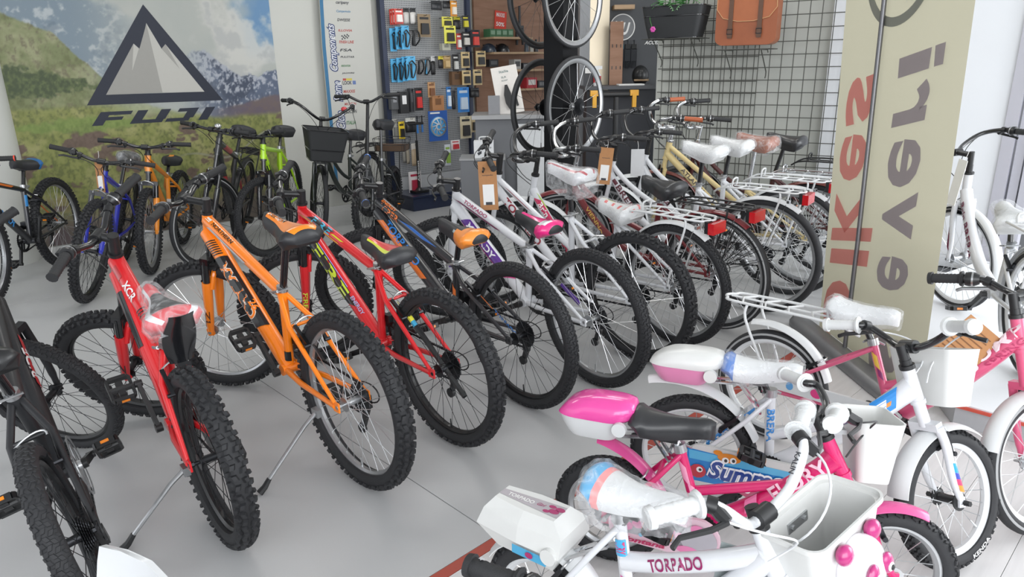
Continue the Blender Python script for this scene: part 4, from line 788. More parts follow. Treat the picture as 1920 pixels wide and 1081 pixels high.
PACKS = [
    ('card', 1.518, 1.854, 0.081, 0.148, 0.16, '#c8463c', '#e8e4e0', 'red and white carded part, rear of three at upper left'),
    ('card', 1.526, 1.858, 0.087, 0.148, 0.19, '#c8463c', '#e8e4e0', 'red and white carded part, middle of three at upper left'),
    ('card', 1.538, 1.862, 0.101, 0.142, 0.22, '#d05048', '#f0ece8', 'red and white carded part, front of three at upper left'),
    ('bag', 1.674, 1.866, 0.065, 0.151, 0.17, '#d2d0cc', '#1d1d1f', 'small clear bag with black header beside the red cards'),
    ('bag', 1.756, 1.868, 0.066, 0.152, 0.17, '#dad8d4', '#1d1d1f', 'right one of two small bags with black headers'),
    ('card', 1.810, 1.738, 0.155, 0.224, 0.22, '#8f7a5c', '#1c1c1e', 'tan card box with black window'),
    ('cage', 1.504, 1.598, 0.076, 0.224, 0.16, '#4fa8d8', '#1b1c1e', 'blue card with bottle cage, upper row left'),
    ('cage', 1.549, 1.617, 0.078, 0.219, 0.20, '#4fa8d8', '#1b1c1e', 'blue card with bottle cage, upper row middle'),
    ('cage', 1.594, 1.616, 0.091, 0.229, 0.24, '#56b0e0', '#1b1c1e', 'blue card with bottle cage, upper row front'),
    ('loop', 1.711, 1.643, 0.091, 0.169, 0.22, '#1b1c1e', '#1b1c1e', 'loose black bottle cage right of the upper blue cards'),
    ('card', 2.097, 1.841, 0.137, 0.102, 0.24, '#e4dc5a', '#3a3a2a', 'yellow header card with small print'),
    ('card', 2.099, 1.675, 0.148, 0.178, 0.27, '#e8e460', '#2a2a22', 'yellow phone holder box with black picture'),
    ('box', 2.096, 1.607, 0.106, 0.069, 0.20, '#b4b4a4', '#8a8a80', 'grey box below the yellow one'),
    ('bag', 2.289, 1.825, 0.085, 0.127, 0.18, '#2a2a2c', '#c8c030', 'black and yellow bag behind'),
    ('card', 2.373, 1.830, 0.086, 0.132, 0.22, '#3a3a34', '#d8cc3a', 'black and yellow carded part'),
    ('bag', 1.987, 2.007, 0.127, 0.088, 0.22, '#303236', '#202124', 'dark grey pouch at the top'),
    ('bag', 2.146, 2.028, 0.092, 0.075, 0.20, '#36383c', '#202124', 'second dark pouch at the top'),
    ('card', 2.213, 1.949, 0.082, 0.154, 0.24, '#e0952e', '#f0e8d8', 'orange carded part under the dark pouches'),
    ('card', 2.301, 1.618, 0.063, 0.162, 0.20, '#c84a40', '#f0ece6', 'narrow red and white card'),
    ('card', 2.365, 1.645, 0.108, 0.151, 0.22, '#2a2a2c', '#d8d4cc', 'black card with pale window'),
    ('card', 2.465, 1.638, 0.116, 0.180, 0.25, '#26262a', '#d84a40', "black and red light card at the panel's right end"),
    ('cage', 1.499, 1.295, 0.064, 0.231, 0.15, '#4fa8d8', '#1b1c1e', 'blue card with bottle cage, lower row first'),
    ('cage', 1.551, 1.293, 0.064, 0.242, 0.18, '#4fa8d8', '#1b1c1e', 'blue card with bottle cage, lower row second'),
    ('cage', 1.597, 1.303, 0.065, 0.242, 0.21, '#4fa8d8', '#1b1c1e', 'blue card with bottle cage, lower row third'),
    ('cage', 1.629, 1.312, 0.112, 0.237, 0.24, '#5ab4e4', '#1b1c1e', 'blue card with bottle cage, lower row front'),
    ('loop', 1.767, 1.358, 0.062, 0.159, 0.22, '#1b1c1e', '#1b1c1e', 'loose black cage beside the lower blue cards'),
    ('loop', 1.866, 1.350, 0.062, 0.178, 0.20, '#1b1c1e', '#4fa8d8', 'black cage with a blue card behind it'),
    ('bag', 1.947, 1.359, 0.049, 0.189, 0.22, '#1d1d20', '#c8c8c8', 'black bag with pale stripe'),
    ('bag', 2.055, 1.423, 0.061, 0.125, 0.20, '#2a2a2c', '#d8c838', 'black bag with yellow tip'),
    ('card', 2.116, 1.421, 0.097, 0.132, 0.20, '#a88c5c', '#c8ac7c', 'tan cards seen edge on'),
    ('card', 2.227, 1.392, 0.077, 0.171, 0.22, '#202022', '#c8c8c4', 'black narrow box with label'),
    ('card', 2.327, 1.423, 0.114, 0.166, 0.24, '#d0b888', '#2a2a2a', 'tan card with black light, upper left of four'),
    ('card', 2.529, 1.437, 0.134, 0.163, 0.24, '#d0b888', '#2a2a2a', 'tan card with black light, upper right of four'),
    ('box', 2.219, 1.245, 0.142, 0.143, 0.18, '#6a4c30', '#4a3420', 'brown cards stacked behind'),
    ('card', 2.332, 1.243, 0.116, 0.154, 0.24, '#d4bc8c', '#2a2a2a', 'tan card with black light, lower left of four'),
    ('card', 2.484, 1.238, 0.120, 0.167, 0.24, '#d4bc8c', '#2a2a2a', 'tan card with black light, lower right of four'),
    ('box', 1.443, 1.024, 0.088, 0.169, 0.18, '#55575a', '#8a8c90', 'grey box at the left of the box row'),
    ('box', 1.527, 0.982, 0.100, 0.219, 0.22, '#232426', '#e4e4e4', 'black box with white print'),
    ('box', 1.675, 0.987, 0.042, 0.240, 0.18, '#3a3b3e', '#5a5c60', 'dark grey narrow box'),
    ('card', 1.710, 1.001, 0.097, 0.231, 0.24, '#202022', '#c8302c', 'black and red box with gold print'),
    ('card', 1.891, 1.130, 0.092, 0.156, 0.22, '#c09468', '#7a4c2c', 'brown card header above the cardboard box'),
    ('box', 1.936, 0.980, 0.149, 0.163, 0.20, '#b07c50', '#7c5434', 'open brown cardboard box below the card header'),
    ('card', 2.127, 0.998, 0.058, 0.232, 0.22, '#3a78b8', '#d8e4f0', 'blue and white blister card'),
    ('bag', 2.229, 0.987, 0.041, 0.200, 0.18, '#2c2c30', '#505054', 'dark bag between the blue cards'),
    ('card', 2.253, 0.954, 0.154, 0.267, 0.25, '#2f7cc4', '#b8c8d8', 'large blue blister card'),
    ('bag', 2.484, 1.105, 0.115, 0.102, 0.18, '#232426', '#303236', 'black pouch right of the blue blister'),
    ('card', 1.454, 0.720, 0.055, 0.205, 0.18, '#a8a8a2', '#7c7c78', 'grey box side beside the yellow pump card'),
    ('card', 1.505, 0.717, 0.070, 0.180, 0.22, '#e8c832', '#1d1d1f', 'yellow card with black pump'),
    ('bag', 1.615, 0.775, 0.121, 0.152, 0.18, '#1d1d1f', '#d8d8d0', 'black card with pale shapes'),
    ('tool', 1.716, 0.765, 0.041, 0.174, 0.22, '#2f78c0', '#2f78c0', 'blue handled tool, left one'),
    ('tool', 1.776, 0.772, 0.042, 0.175, 0.22, '#2a6cb0', '#d8d8d8', 'blue handled tool, right one'),
    ('rotor', 1.853, 0.669, 0.244, 0.319, 0.26, '#2456a4', '#48a4e0', 'blue card with silver disc rotor'),
    ('card', 2.281, 0.666, 0.151, 0.242, 0.24, '#d4c8a8', '#2a2a2a', 'cream card with small camera mount'),
    ('card', 2.464, 0.721, 0.075, 0.187, 0.20, '#c8b48c', '#2a2a2a', 'narrow cream card behind'),
    ('bag', 1.568, 0.457, 0.039, 0.196, 0.16, '#8c8a84', '#6a6862', 'grey small parts bag, left one'),
    ('bag', 1.602, 0.445, 0.038, 0.212, 0.18, '#a09888', '#807868', 'brownish small parts bag, middle one'),
    ('bag', 1.644, 0.422, 0.091, 0.240, 0.22, '#b8a488', '#d8d4cc', 'clear small parts bag, right one'),
    ('card', 1.541, 0.153, 0.152, 0.223, 0.30, '#e4e0e0', '#b03048', 'white and red carded light leaning on the base'),
    ('card', 2.105, 0.557, 0.117, 0.108, 0.30, '#e8e4e4', '#c03038', 'white and red small card'),
    ('card', 1.991, 0.406, 0.073, 0.225, 0.34, '#d4d8e0', '#8cb048', 'white information card with green foot'),
]
for p in PACKS: pack(*p)
pu = thing('floor_pump', 'black track pump standing on the navy stand base', 'pump', wm(1.63, .157, .36), (0, 0, WA))
Q = MB(); Q.cyl((0, 0, .02), (0, 0, .55), .016, None, 14); ob('barrel', Q, [GBLK], pu); ob('foot', MB().box((0, 0, .0125), (.17, .12, .025)).cyl((0, 0, .02), (0, 0, .05), .05, .025, 14), [BLK], pu); Q = MB(); Q.cyl((0, 0, .55), (0, 0, .72), .006, None, 8); Q.cyl((-.09, 0, .72), (.09, 0, .72), .013, None, 10); ob('handle', Q, [BLK], pu)
Q = MB(); put_text(Q, 'Airboost', (.0, -.0172, .12), (0, 0, 1), (-1, 0, 0), .22, .018, .02); ob('lettering', Q, [PAPER], pu, smooth=False)
# ---------------------------------------------------------------- the bicycles
ROW = 'bicycles parked side by side in the middle row'
LEFT = 'bicycles leaning along the poster wall'
KIDS = 'children\'s bicycles in the right foreground'
def two(a, b): return [a, b]
SAD_A2 = [mk('saddle_black', '#222326', .5, 0, .1), paint('#f5860e', .3)]
top_panel = lambda i, j: 1 if (3 <= j <= 8 and 1 <= i <= 13) else 0
BIKE = {}
def B(key, *a, **k):
    k.setdefault('drot', {'A': .5, 'L': -.1, 'K': .15}.get(key[0], .2)); BIKE[key] = bike(*a, **k); return BIKE[key]
# ---- middle row, from the nearest (left) to the farthest (right)
B('A1', 'mountain_bike', 'small red mountain bike with knobbly tyres, upright black mudguard and plastic-wrapped saddle', -.928, 1.925, 130.3, 3.4, .298, .94, 49, (.663, .827), (.22, .62), (.15, .80), (.34, .29), '#d81f26', ROW,
  tyre='knob', tw=.062, susp=True, rimm=RIMB, spm=SPKB, nsp=28, sadm=[mk('saddle_red', '#d32433', .35), BLK, WHT], sadf=lambda i, j: 2 if j in (2, 9) else (1 if 3 <= j <= 8 and 4 <= i <= 10 else 0), wrap=True, hang=.02, stem=(.07, .05), barw=.29, rise=.05, crank=4.19, ptilt=-.6, rt=.026, rd=.03,
  decals=[('P', 'top', .05, .12, -.4, .5, 0, '#b5121c'), ('P', 'top', .30, .305, -.8, 1.0, .01, '#18181a'), ('P', 'top', .315, .32, -.8, 1.0, .01, '#18181a'), ('P', 'top', .33, .335, -.8, 1.0, .01, '#18181a'), ('P', 'down', .08, .3, -.3, .5, 0, '#1c1c1e'), ('T', 'top', 'XCR', .15, .10, .026, .3, '#f2f2f2')],
  legtext=('Z1', '#2a0a0a'), leverm=ALU, kpt=.12, ky=.2, nofd=True, hubm=STEEL)
B('A2', 'mountain_bike', 'orange mountain bike with black and orange saddle on a silver kickstand', -.553, 2.227, 135, 2.3, .33, 1.118, 40, (.976, .87), (.40, .662), (.30, .944), (.437, .327), '#f98410', ROW,
  tyre='knob', tw=.06, susp=True, rimm=RIMS, spm=SPK, sadm=SAD_A2, sadf=top_panel, sadtext=[('SELTON', .09, .012, .1, .02, 0)], sadtm=paint('#2a1a10'), crank=4.1, ptilt=-.6, rt=.023, rd=.034,
  decals=[('P', 'down', .15, .52, -.95, 1.1, .03, '#17181a'), ('O', 'down', 'MYLAND', .19, .28, .044, -.05, '#e8dcd0'), ('T', 'down', 'MYLAND', .19, .28, .044, -.05, '#f98410'), ('T', 'down', '26', .40, .05, .03, .75, '#f98410'), ('P', 'top', .05, .36, -.9, -.3, .03, '#b9bcc0'), ('T', 'top', 'NORTHERN', .07, .17, .016, .6, '#23160c'),
          ('P', 'top', .0, .05, .35, 1.1, 0, '#eceae4'), ('P', 'seat', .26, .30, -1, 1, .0, '#17181a'), ('P', 'stay1', .10, .17, -.9, .9, .02, '#17181a')] + [('P', 'down', .06+.012*i, .066+.012*i, -.5, .8, .02, '#17181a') for i in range(7)],
  legtext=('ZL', '#5a2a08'), leverm=BLK, rackc=None, kpt=.17, ky=.22, hubm=ALU)
B('A3', 'mountain_bike', 'red mountain bike with yellow, blue and black graphics and black saddle', -.252, 2.51, 134, 3, .324, 1.078, 58, (.96, .851), (.386, .669), (.336, .783), (.425, .312), '#d61c24', ROW,
  tyre='knob', tw=.056, susp=True, rimm=RIMB, spm=SPKB, sadm=[mk('saddle_dark', '#2b2c2f', .45), paint('#d8352e'), paint('#d9e23a'), paint('#2e9ac4')], sadf=lambda i, j: (1 if 4 <= j <= 7 and 4 <= i <= 12 else 2 if j in (3, 8) and 3 <= i <= 12 else 3 if j == 2 and 5 <= i <= 8 else 0), crank=2.7, rt=.023, rd=.032,
  decals=[('P', 'down', .06, .50, -.7, .35, .05, '#17181a'), ('P', 'down', .08, .42, .62, .72, .0, '#8f9be0'), ('O', 'down', 'FIRE', .15, .3, .044, -.15, '#17181a'), ('T', 'down', 'FIRE', .15, .3, .044, -.15, '#c6dc2e'), ('P', 'down', .08, .46, -.85, -.7, .02, '#2b7fa8'), ('P', 'top', .10, .26, -.2, .8, .05, '#1b1b1d'), ('T', 'top', 'FIRE', .115, .15, .030, .3, '#35a8c8'), ('P', 'top', .0, .34, -.6, -.45, .0, '#e2dd36'),
          ('P', 'top', .28, .36, .1, .35, .02, '#d8d832'), ('T', 'down', 'ENERGY', .47, .1, .016, .45, '#a9b2d8'), ('P', 'stay1', .10, .125, -2.5, 2.5, .0, '#e5e03a'), ('P', 'stay1', .125, .15, -2.5, 2.5, .0, '#2f9fc8'), ('P', 'stay1', .15, .5, -3, 3, 0, '#17181a'), ('P', 'stay1', .02, .09, .2, .5, 0, '#d8d832')],
  legtext=('FIRE', '#c6dc2e'), kick=False, hubm=STEEL, leverm=BLK)
B('A4', 'mountain_bike', 'black and orange mountain bike with blue lettering and orange-tailed saddle', .044, 2.817, 132.3, 3, .33, 1.13, 57, (1.004, .823), (.409, .587), (.365, .774), (.44, .31), '#222327', ROW,
  tyre='semi', tw=.054, susp=True, rimm=RIMB, spm=SPKB, sadm=[mk('saddle_dark', '#2b2c2f', .45), paint('#ee8c2e', .4), mk('saddle_grey', '#a7b4b8', .4)], sadf=lambda i, j: 1 if (i <= 7 and not (i > 5 and 4 <= j <= 7)) else (2 if i == 8 and j in (2, 3, 9) else 0), crank=2.75, rt=.026, rd=.034, gripband='#2d5fa8', legm=GBLK,
  decals=[('P', 'down', .06, .47, -1.0, .15, .04, '#e8782c'), ('T', 'down', 'TORPADO', .10, .30, .036, .35, '#2f7fd0'), ('T', 'top', 'VIPER', .05, .16, .030, -.3, '#e8782c'), ('T', 'top', 'ENERGY', .04, .12, .015, .75, '#e8782c'), ('P', 'top', .26, .46, -.1, .4, .10, '#2a64b4'), ('P', 'seat', .12, .2, -1, .2, .03, '#e8782c'), ('P', 'stay1', .02, .16, -.3, .2, 0, '#e8782c'), ('T', 'stay1', 'TORPADO', .17, .16, .014, 0, '#2f7fd0')],
  kick=False, hubm=STEEL)
WH = '#d8dade'
B('A5', 'mountain_bike', 'white and purple mountain bike with magenta and black saddle', .384, 3.017, 129.1, 3, .33, 1.15, 55, (1.02, .80), (.428, .601), (.377, .76), (.46, .30), WH, ROW,
  tyre='semi', tw=.056, susp=True, rimm=RIMS, spm=SPK, sadm=[mk('saddle_dark', '#2b2c2f', .45), paint('#e0207c', .3), WHT], sadf=lambda i, j: (2 if (2 <= i <= 4 and 6 <= j <= 8) else 1 if ((i <= 4 and j >= 2) or (4 <= j <= 7 and i <= 12)) else 0), crank=2.7, rt=.023, rd=.031, stanm=WHT,
  decals=[('P', 'down', .13, .50, -.6, .9, .04, '#5a2a8c'), ('P', 'down', .13, .44, -.75, -.55, .04, '#b01c6a'), ('T', 'down', 'MYLADY', .16, .26, .030, .1, '#f2f2f4'), ('P', 'top', .04, .40, -.95, -.5, .05, '#7a1f52'), ('T', 'top', 'TORPADO', .10, .2, .018, .2, '#a03a62'), ('P', 'down', .50, .56, -.8, .9, .06, '#c2257a'), ('P', 'stay1', .12, .26, -1.5, 1.5, .0, '#4b2a80')],
  legtext=('XT', '#5a2a8c'), kick=False, hubm=ALU)
B('A6', 'hybrid_bike', 'white bike with dark red lettering and its raised saddle bagged in clear plastic', .631, 3.30, 133.5, 3, .335, 1.10, 48, (.965, .86), (.42, .70), (.429, .955), (.43, .31), WH, ROW,
  tyre='knob', tw=.05, susp=False, rimm=RIMB, spm=SPK, fr='mixte', sadm=[WHT, paint('#b03040')], sadf=lambda i, j: 1 if j in (3, 8) else 0, wrap=True, hang=.075, jit=.014, crank=2.9, stem=(.10, .07),
  decals=[('T', 'down', 'TORPADO', .10, .34, .040, .1, '#8c1f30'), ('P', 'top', .10, .3, -.3, -.1, .05, '#8c1f30'), ('P', 'stay1', .06, .2, -.4, .4, 0, '#c04a70')], kick=False)
B('A7', 'city_bike', 'white city bike with pink and green down tube, white carrier and wrapped white saddle', .867, 3.512, 131.4, 3.1, .33, 1.16, 45, (1.03, .80), (.383, .618), (.382, .725), (.44, .30), WH, ROW,
  kind='city', tyre='semi', tw=.046, rimm=RIMS, spm=SPK, sad='city', sadm=[WHP, paint('#d6433f'), paint('#c8d23a')], sadf=lambda i, j: 1 if (j == 4 or (j in (7, 8) and i % 3 == 0)) else (2 if j in (5,) and i > 9 else 0), wrap=True, hang=.0, fender=(WHP, (60, 205), (-35, 125)), rack=(WHP, True), rackz=.05, crank=2.8, bar='city', barm=GBLK, twin=False, rd=.026,
  decals=[('P', 'down', .02, .20, -.6, .7, .05, '#c8285a'), ('P', 'down', .0, .10, .75, 1.0, .04, '#a8c830'), ('T', 'down', 'Brin', .05, .1, .03, .05, '#f4f4f4'), ('T', 'down', 'BRERA', .20, .2, .034, 0, '#b8284a')], kick=False)
B('A8', 'city_bike', 'dark red city bike with black saddle, black carrier and dark red mudguards', 1.133, 3.729, 132, 3, .333, 1.16, 45, (1.03, .80), (.369, .685), (.364, .817), (.43, .31), '#6e1a20', ROW,
  kind='city', tyre='line', tw=.044, rimm=RIMS, spm=SPK, sad='city', sadm=[mk('saddle_leatherette', '#28292c', .38, 0, .15)], fender=(paint('#6e1a20'), (60, 205), (-35, 125)), rack=(BLK, True), rackz=.05, crank=2.6, barm=CHROME, stemm=CHROME,
  decals=[('T', 'down', 'VIENNA', .14, .2, .022, 0, '#c9a24a')], kick=False)
B('A9', 'city_bike', 'white city bike with white carrier, wrapped white saddle and brown frame lettering', 1.481, 3.989, 139.9, 3, .344, 1.15, 42, (1.016, .84), (.41, .735), (.391, .985), (.45, .31), WH, ROW,
  kind='city', tyre='smooth', tw=.042, rimm=RIMS, spm=SPK, sad='city', sadm=[WHP], wrap=True, hang=.0, fender=(WHP, (60, 205), (-30, 125)), rack=(WHP, True), rackz=.06, crank=2.4, barm=GBLK,
  decals=[('T', 'down', 'BRERA', .05, .24, .034, 0, '#5c2030'), ('P', 'down', .0, .04, -.5, .5, .0, '#5c2030')], kick=False)
B('A10', 'city_bike', 'second white city bike behind, white saddle and carrier close to the grid panel side', 1.758, 4.307, 141.9, 3, .347, 1.13, 42, (1.0, .843), (.44, .73), (.403, .98), (.45, .31), WH, ROW,
  kind='city', tyre='smooth', tw=.042, rimm=RIMS, spm=SPK, sad='city', sadm=[WHP], wrap=True, hang=.0, fender=(WHP, (60, 205), (-30, 125)), rack=(WHP, True), rackz=.06, crank=2.4, barm=GBLK,
  decals=[('T', 'down', 'BRERA', .05, .24, .034, 0, '#5c2030')], kick=False)
BRG = mk('brown_grip', '#a4522c', .5, 0, .1)
B('A11', 'city_bike', 'cream city bike with twin tubes, brown grips and wrapped brown saddle', 1.948, 4.46, 141.2, 3, .347, 1.13, 38, (1.0, .905), (.42, .63), (.381, .985), (.45, .31), '#d8c48e', ROW,
  kind='city', tyre='smooth', tw=.042, rimm=RIMS, spm=SPK, sad='city', sadm=[mk('saddle_brown', '#8e4a28', .4, 0, .2)], wrap=True, hang=.04, fender=(mk('brown_guard', '#6a2c22', .3, 0, .5), (55, 205), (-30, 125)), rack=(CHROME, True), rackz=.06, crank=2.4, barm=CHROME, stemm=CHROME, postm=CHROME, gripm=BRG, fr='mixte',
  decals=[('T', 'down', 'ATLANTA', .16, .24, .026, 0, '#3a2c1c')], kick=False)
B('A12', 'city_bike', 'farthest city bike of the row with black saddle and black carrier by the grid panel', 2.218, 4.726, 142, 3, .346, 1.12, 38, (1.0, .88), (.42, .68), (.356, .96), (.45, .31), '#4a1c1c', ROW,
  kind='city', tyre='smooth', tw=.042, rimm=RIMS, spm=SPK, sad='city', sadm=[mk('saddle_leatherette', '#28292c', .38, 0, .15)], fender=(BLK, (60, 205), (-30, 125)), rack=(BLK, True), rackz=.10, crank=2.4, barm=CHROME, stemm=CHROME, kick=False)
# ---- dark bike cut by the left edge
B('B0', 'folding_bike', 'matte black bike with grey-tyred wheels cut off by the left frame edge', -1.109, 1.581, 124.6, 12, .282, 1.05, 45, (.90, .80), (.33, .60), (.25, .80), (.40, .28), MBLK, None,
  tyre='brick', tw=.052, ringm=ALU, ring=.088, rimm=RIMB, spm=SPKB, nsp=28, side=-1, crank=-.35, ptilt=.9, ringguard=True, rt=.03, rd=.034, sadm=[BLK], legm=MBLK, susp=False, kick=False, fork=None,
  decals=[('P', 'down', .30, .50, -.5, .3, .04, '#b8242a'), ('T', 'down', 'RIDE', .34, .12, .03, .1, '#d8d8d8')], nofd=True)
# ---- along the poster wall
B('L1', 'mountain_bike', 'black and blue mountain bike with orange lines, nearest the white column', -3.499, 5.338, 276.6, 0, .345, 1.006, 4, (.92, .85), (.36, .68), (.30, .87), (.42, .30), '#1d1f24', LEFT,
  tyre='knob', tw=.056, susp=True, rimm=RIMS, spm=SPK, sadm=[mk('saddle_dark', '#2b2c2f', .45), paint('#2468a8')], sadf=lambda i, j: 1 if i <= 4 and j >= 5 else 0, crank=-1.3, gripband='#e8462c',
  decals=[('T', 'down', 'DRAKAR', .12, .34, .040, -.1, '#2f86c8'), ('P', 'down', .1, .5, .75, .9, .0, '#d8702c'), ('P', 'top', .05, .25, -.3, .6, .03, '#2a6cb0'), ('P', 'top', .26, .42, -.2, .5, .03, '#d8702c'), ('P', 'stay1', .05, .32, -.6, .6, 0, '#c8622c'), ('P', 'seat', .06, .14, -1, 1, 0, '#2f86c8')], kick=False)
B('L2', 'mountain_bike', 'blue mountain bike with a long brown hang tag between black and orange bikes', -3.112, 5.437, 286.1, 15, .345, 1.06, -4, (.94, .86), (.40, .68), (.33, .92), (.43, .3), '#2430b4', LEFT,
  tyre='knob', tw=.052, susp=True, rimm=RIMB, spm=SPKB, sadm=[mk('saddle_dark', '#2b2c2f', .45)], wrap=True, hang=.0, crank=.4, decals=[('P', 'seat', .05, .10, -2, 2, 0, '#a8e02c'), ('T', 'down', 'DRAKE', .1, .24, .034, 0, '#e8e8f0')], legtext=('ROCK', '#e8e8f0'), stanm=GBLK, kick=False, leverm=BLK)
B('L3', 'mountain_bike', 'orange mountain bike facing forward in front of the mural, silver rims', -2.876, 6.007, 281, 4.8, .32, .96, 3, (.84, .86), (.36, .66), (.29, .80), (.39, .3), '#f29222', LEFT,
  tyre='knob', tw=.054, susp=True, rimm=RIMS, rimdep=.03, spm=SPK, sadm=[mk('saddle_dark', '#2b2c2f', .45), paint('#f29222')], sadf=lambda i, j: 1 if 5 <= j <= 6 and i < 8 else 0, crank=.5, decals=[('P', 'seat', .2, .3, -2, 2, 0, '#d8dade')], kick=False)
B('L4', 'trekking_bike', 'black and red trekking bike with mudguards and a small silver bell', -2.497, 6.30, 276, 13, .352, 1.07, -29, (.95, .98), (.40, .80), (.33, 1.03), (.43, .31), '#232427', LEFT,
  tyre='line', tw=.044, susp=True, rimm=RIMB, spm=SPKB, sad='city', sadm=[mk('saddle_dark', '#2b2c2f', .45)], crank=.5, barw=.32, rise=.01, fender=(BLK, (55, 200), (-20, 125)), fw=.05, rack=(BLK, True), rt=.024, rd=.03, legm=GBLK, decals=[('P', 'top', .12, .34, -1, 1, .03, '#a8222a'), ('P', 'stay1', .1, .4, -2, 2, 0, '#a8222a'), ('P', 'down', .3, .5, -1, 1, .04, '#a8222a')], kick=False)
B('L5', 'mountain_bike', 'lime green and black bike beside the black trekking bike', -2.05, 6.55, 274, 2.6, .318, 1.03, -28, (.92, .88), (.40, .80), (.33, .985), (.43, .3), '#b4e81e', LEFT,
  tyre='semi', tw=.048, susp=True, rimm=RIMB, spm=SPKB, sadm=[mk('saddle_dark', '#2b2c2f', .45)], sad='city', crank=.5, barw=.27, legm=GBLK, decals=[('P', 'down', .1, .5, -2, 2, 0, '#1c1d20'), ('P', 'seat', .2, .26, -1, 1, 0, '#26301a')], kick=False)
B('L6', 'city_bike', 'black city bike with black mesh front basket and red bell beside the mural\'s right end', -1.42, 7.05, 255, 2, .32, 1.0, 40, (.90, .93), (.40, .66), (.35, .90), (.43, .3), '#16201a', LEFT,
  kind='city', tyre='smooth', tw=.042, rimm=RIMB, spm=SPKB, sad='city', sadm=[mk('saddle_dark', '#2b2c2f', .45)], fender=(BLK, (60, 205), (-30, 125)), rack=(BLK, False), crank=.5, barm=GBLK, kick=False)
B('L7', 'folding_bike', 'black small-wheeled bike with a very tall stem in front of the brand list board', -1.178, 7.05, 264.7, 1, .253, .98, -8, (.86, .70), (.40, .62), (.36, .99), (.42, .28), '#2b2d30', LEFT,
  kind='city', bar='mtb', tyre='knob', tw=.055, rimm=RIMB, spm=SPKB, sad='city', sadm=[mk('saddle_dark', '#2b2c2f', .45)], stem=(.47, .03), barw=.30, rise=.05, crank=.5, barm=GBLK, twin=False, kick=False, shift=False, rd=.034)
# ---- white city bike on the window platform
B('W1', 'city_bike', 'white step-through city bike on the window platform behind the banner', 2.233, 2.796, 75.6, 3.2, .286, .95, 22, (.918, .75), (.30, .52), (.33, .69), (.37, .26), WH, None,
  z0=.10, kind='city', tyre='line', tw=.038, rimm=RIMW, spm=SPK, sad='city', sadm=[WHP], wrap=True, hang=.0, fender=(WHP, (55, 205), (-35, 125)), rack=(WHP, False), crank=2.4, barm=GBLK, stemm=BLK, stem=(.10, .10), twin=False, rd=.03, rise=.09,
  decals=[('T', 'down', 'Brin', .02, .10, .03, 0, '#6a1f3c'), ('T', 'down', 'BRERA', .14, .2, .034, 0, '#6a1f3c')], forkdec=(['#6a1f3c'], [(.08, .20, -.6, .6, .03, 0)]), kick=False)
# ---- children's bikes, right foreground
PK = '#d81a6a'
KG = mk('white_grip', '#d2d4d4', .45, 0, .1)
B('K1', 'kids_bike', 'white children\'s bike with white angular rear case and panda basket in front', .06, 1.425, -35, 3, .165, .68, -19, (.49, .56), (.19, .475), (.225, .578), (.24, .19), '#d8dade', KIDS,
  kind='kids', tyre='semi', tw=.05, rimm=RIMW, spm=SPK, nsp=20, sad='kids', side=-1, sadm=[WHP, paint('#3f9fd0'), paint('#f08a8a')], sadf=lambda i, j: 1 if i <= 3 else (2 if i == 4 else 0), sadtext=[], wrap=True, hang=.03, barm=WHT, gripm=KG, gripwrap=True, stem=(.03, .02), barw=.25, rise=.10, guard=True, high=.62, crank=1.2, fender=(WHP, None, (15, 150)), fw=.07, rd=.022, cabm=WHT, ky=.14,
  decals=[('T', 'main', 'TORPADO', .055, .13, .026, .2, '#8c1f5a'), ('P', 'seat', .05, .09, -.9, .9, 0, '#4aa8d8'), ('T', 'seat', 'TIRY', .055, .03, .02, 0, '#c0306a'), ('T', 'stay-1', 'I love my Bike', .02, .14, .014, 0, '#a02a5a'), ('P', 'seat', .14, .165, -.5, .5, .01, '#d06aa0')], kick=False, leversides=(1, -1))
B('K2', 'kids_bike', 'magenta children\'s bike with black saddle and pink-lidded rear case', .277, 1.79, -22.9, 2.8, .17, .74, 16, (.558, .509), (.192, .41), (.167, .515), (.262, .19), PK, KIDS,
  kind='kids', tyre='semi', tw=.046, rimm=RIMS, spm=SPK, nsp=20, sad='kids', side=-1, sadm=[mk('saddle_leatherette', '#28292c', .38, 0, .15)], postm=CHROME, barm=GBLK, gripm=KG, stem=(.05, .03), barw=.23, rise=.05, guard=True, crank=2.9, flare=.055, fender=(mk('pink_guard', '#d0508e', .25, 0, .5), (65, 170), (28, 100)), fw=.062, rd=.024, ky=.14,
  decals=[('T', 'down', 'FLORY', .10, .17, .04, 0, '#f6c8d8'), ('T', 'stay-1', 'Selly', .05, .07, .018, 0, '#f6e0e8'), ('P', 'seat', .04, .10, -.8, .2, .03, '#f2a0c0'), ('P', 'seat', .11, .16, -.2, .8, .02, '#f2a0c0'), ('P', 'down', .02, .06, -.3, .8, .02, '#e86aa0')], leversides=(-1,), cabm=BLK)
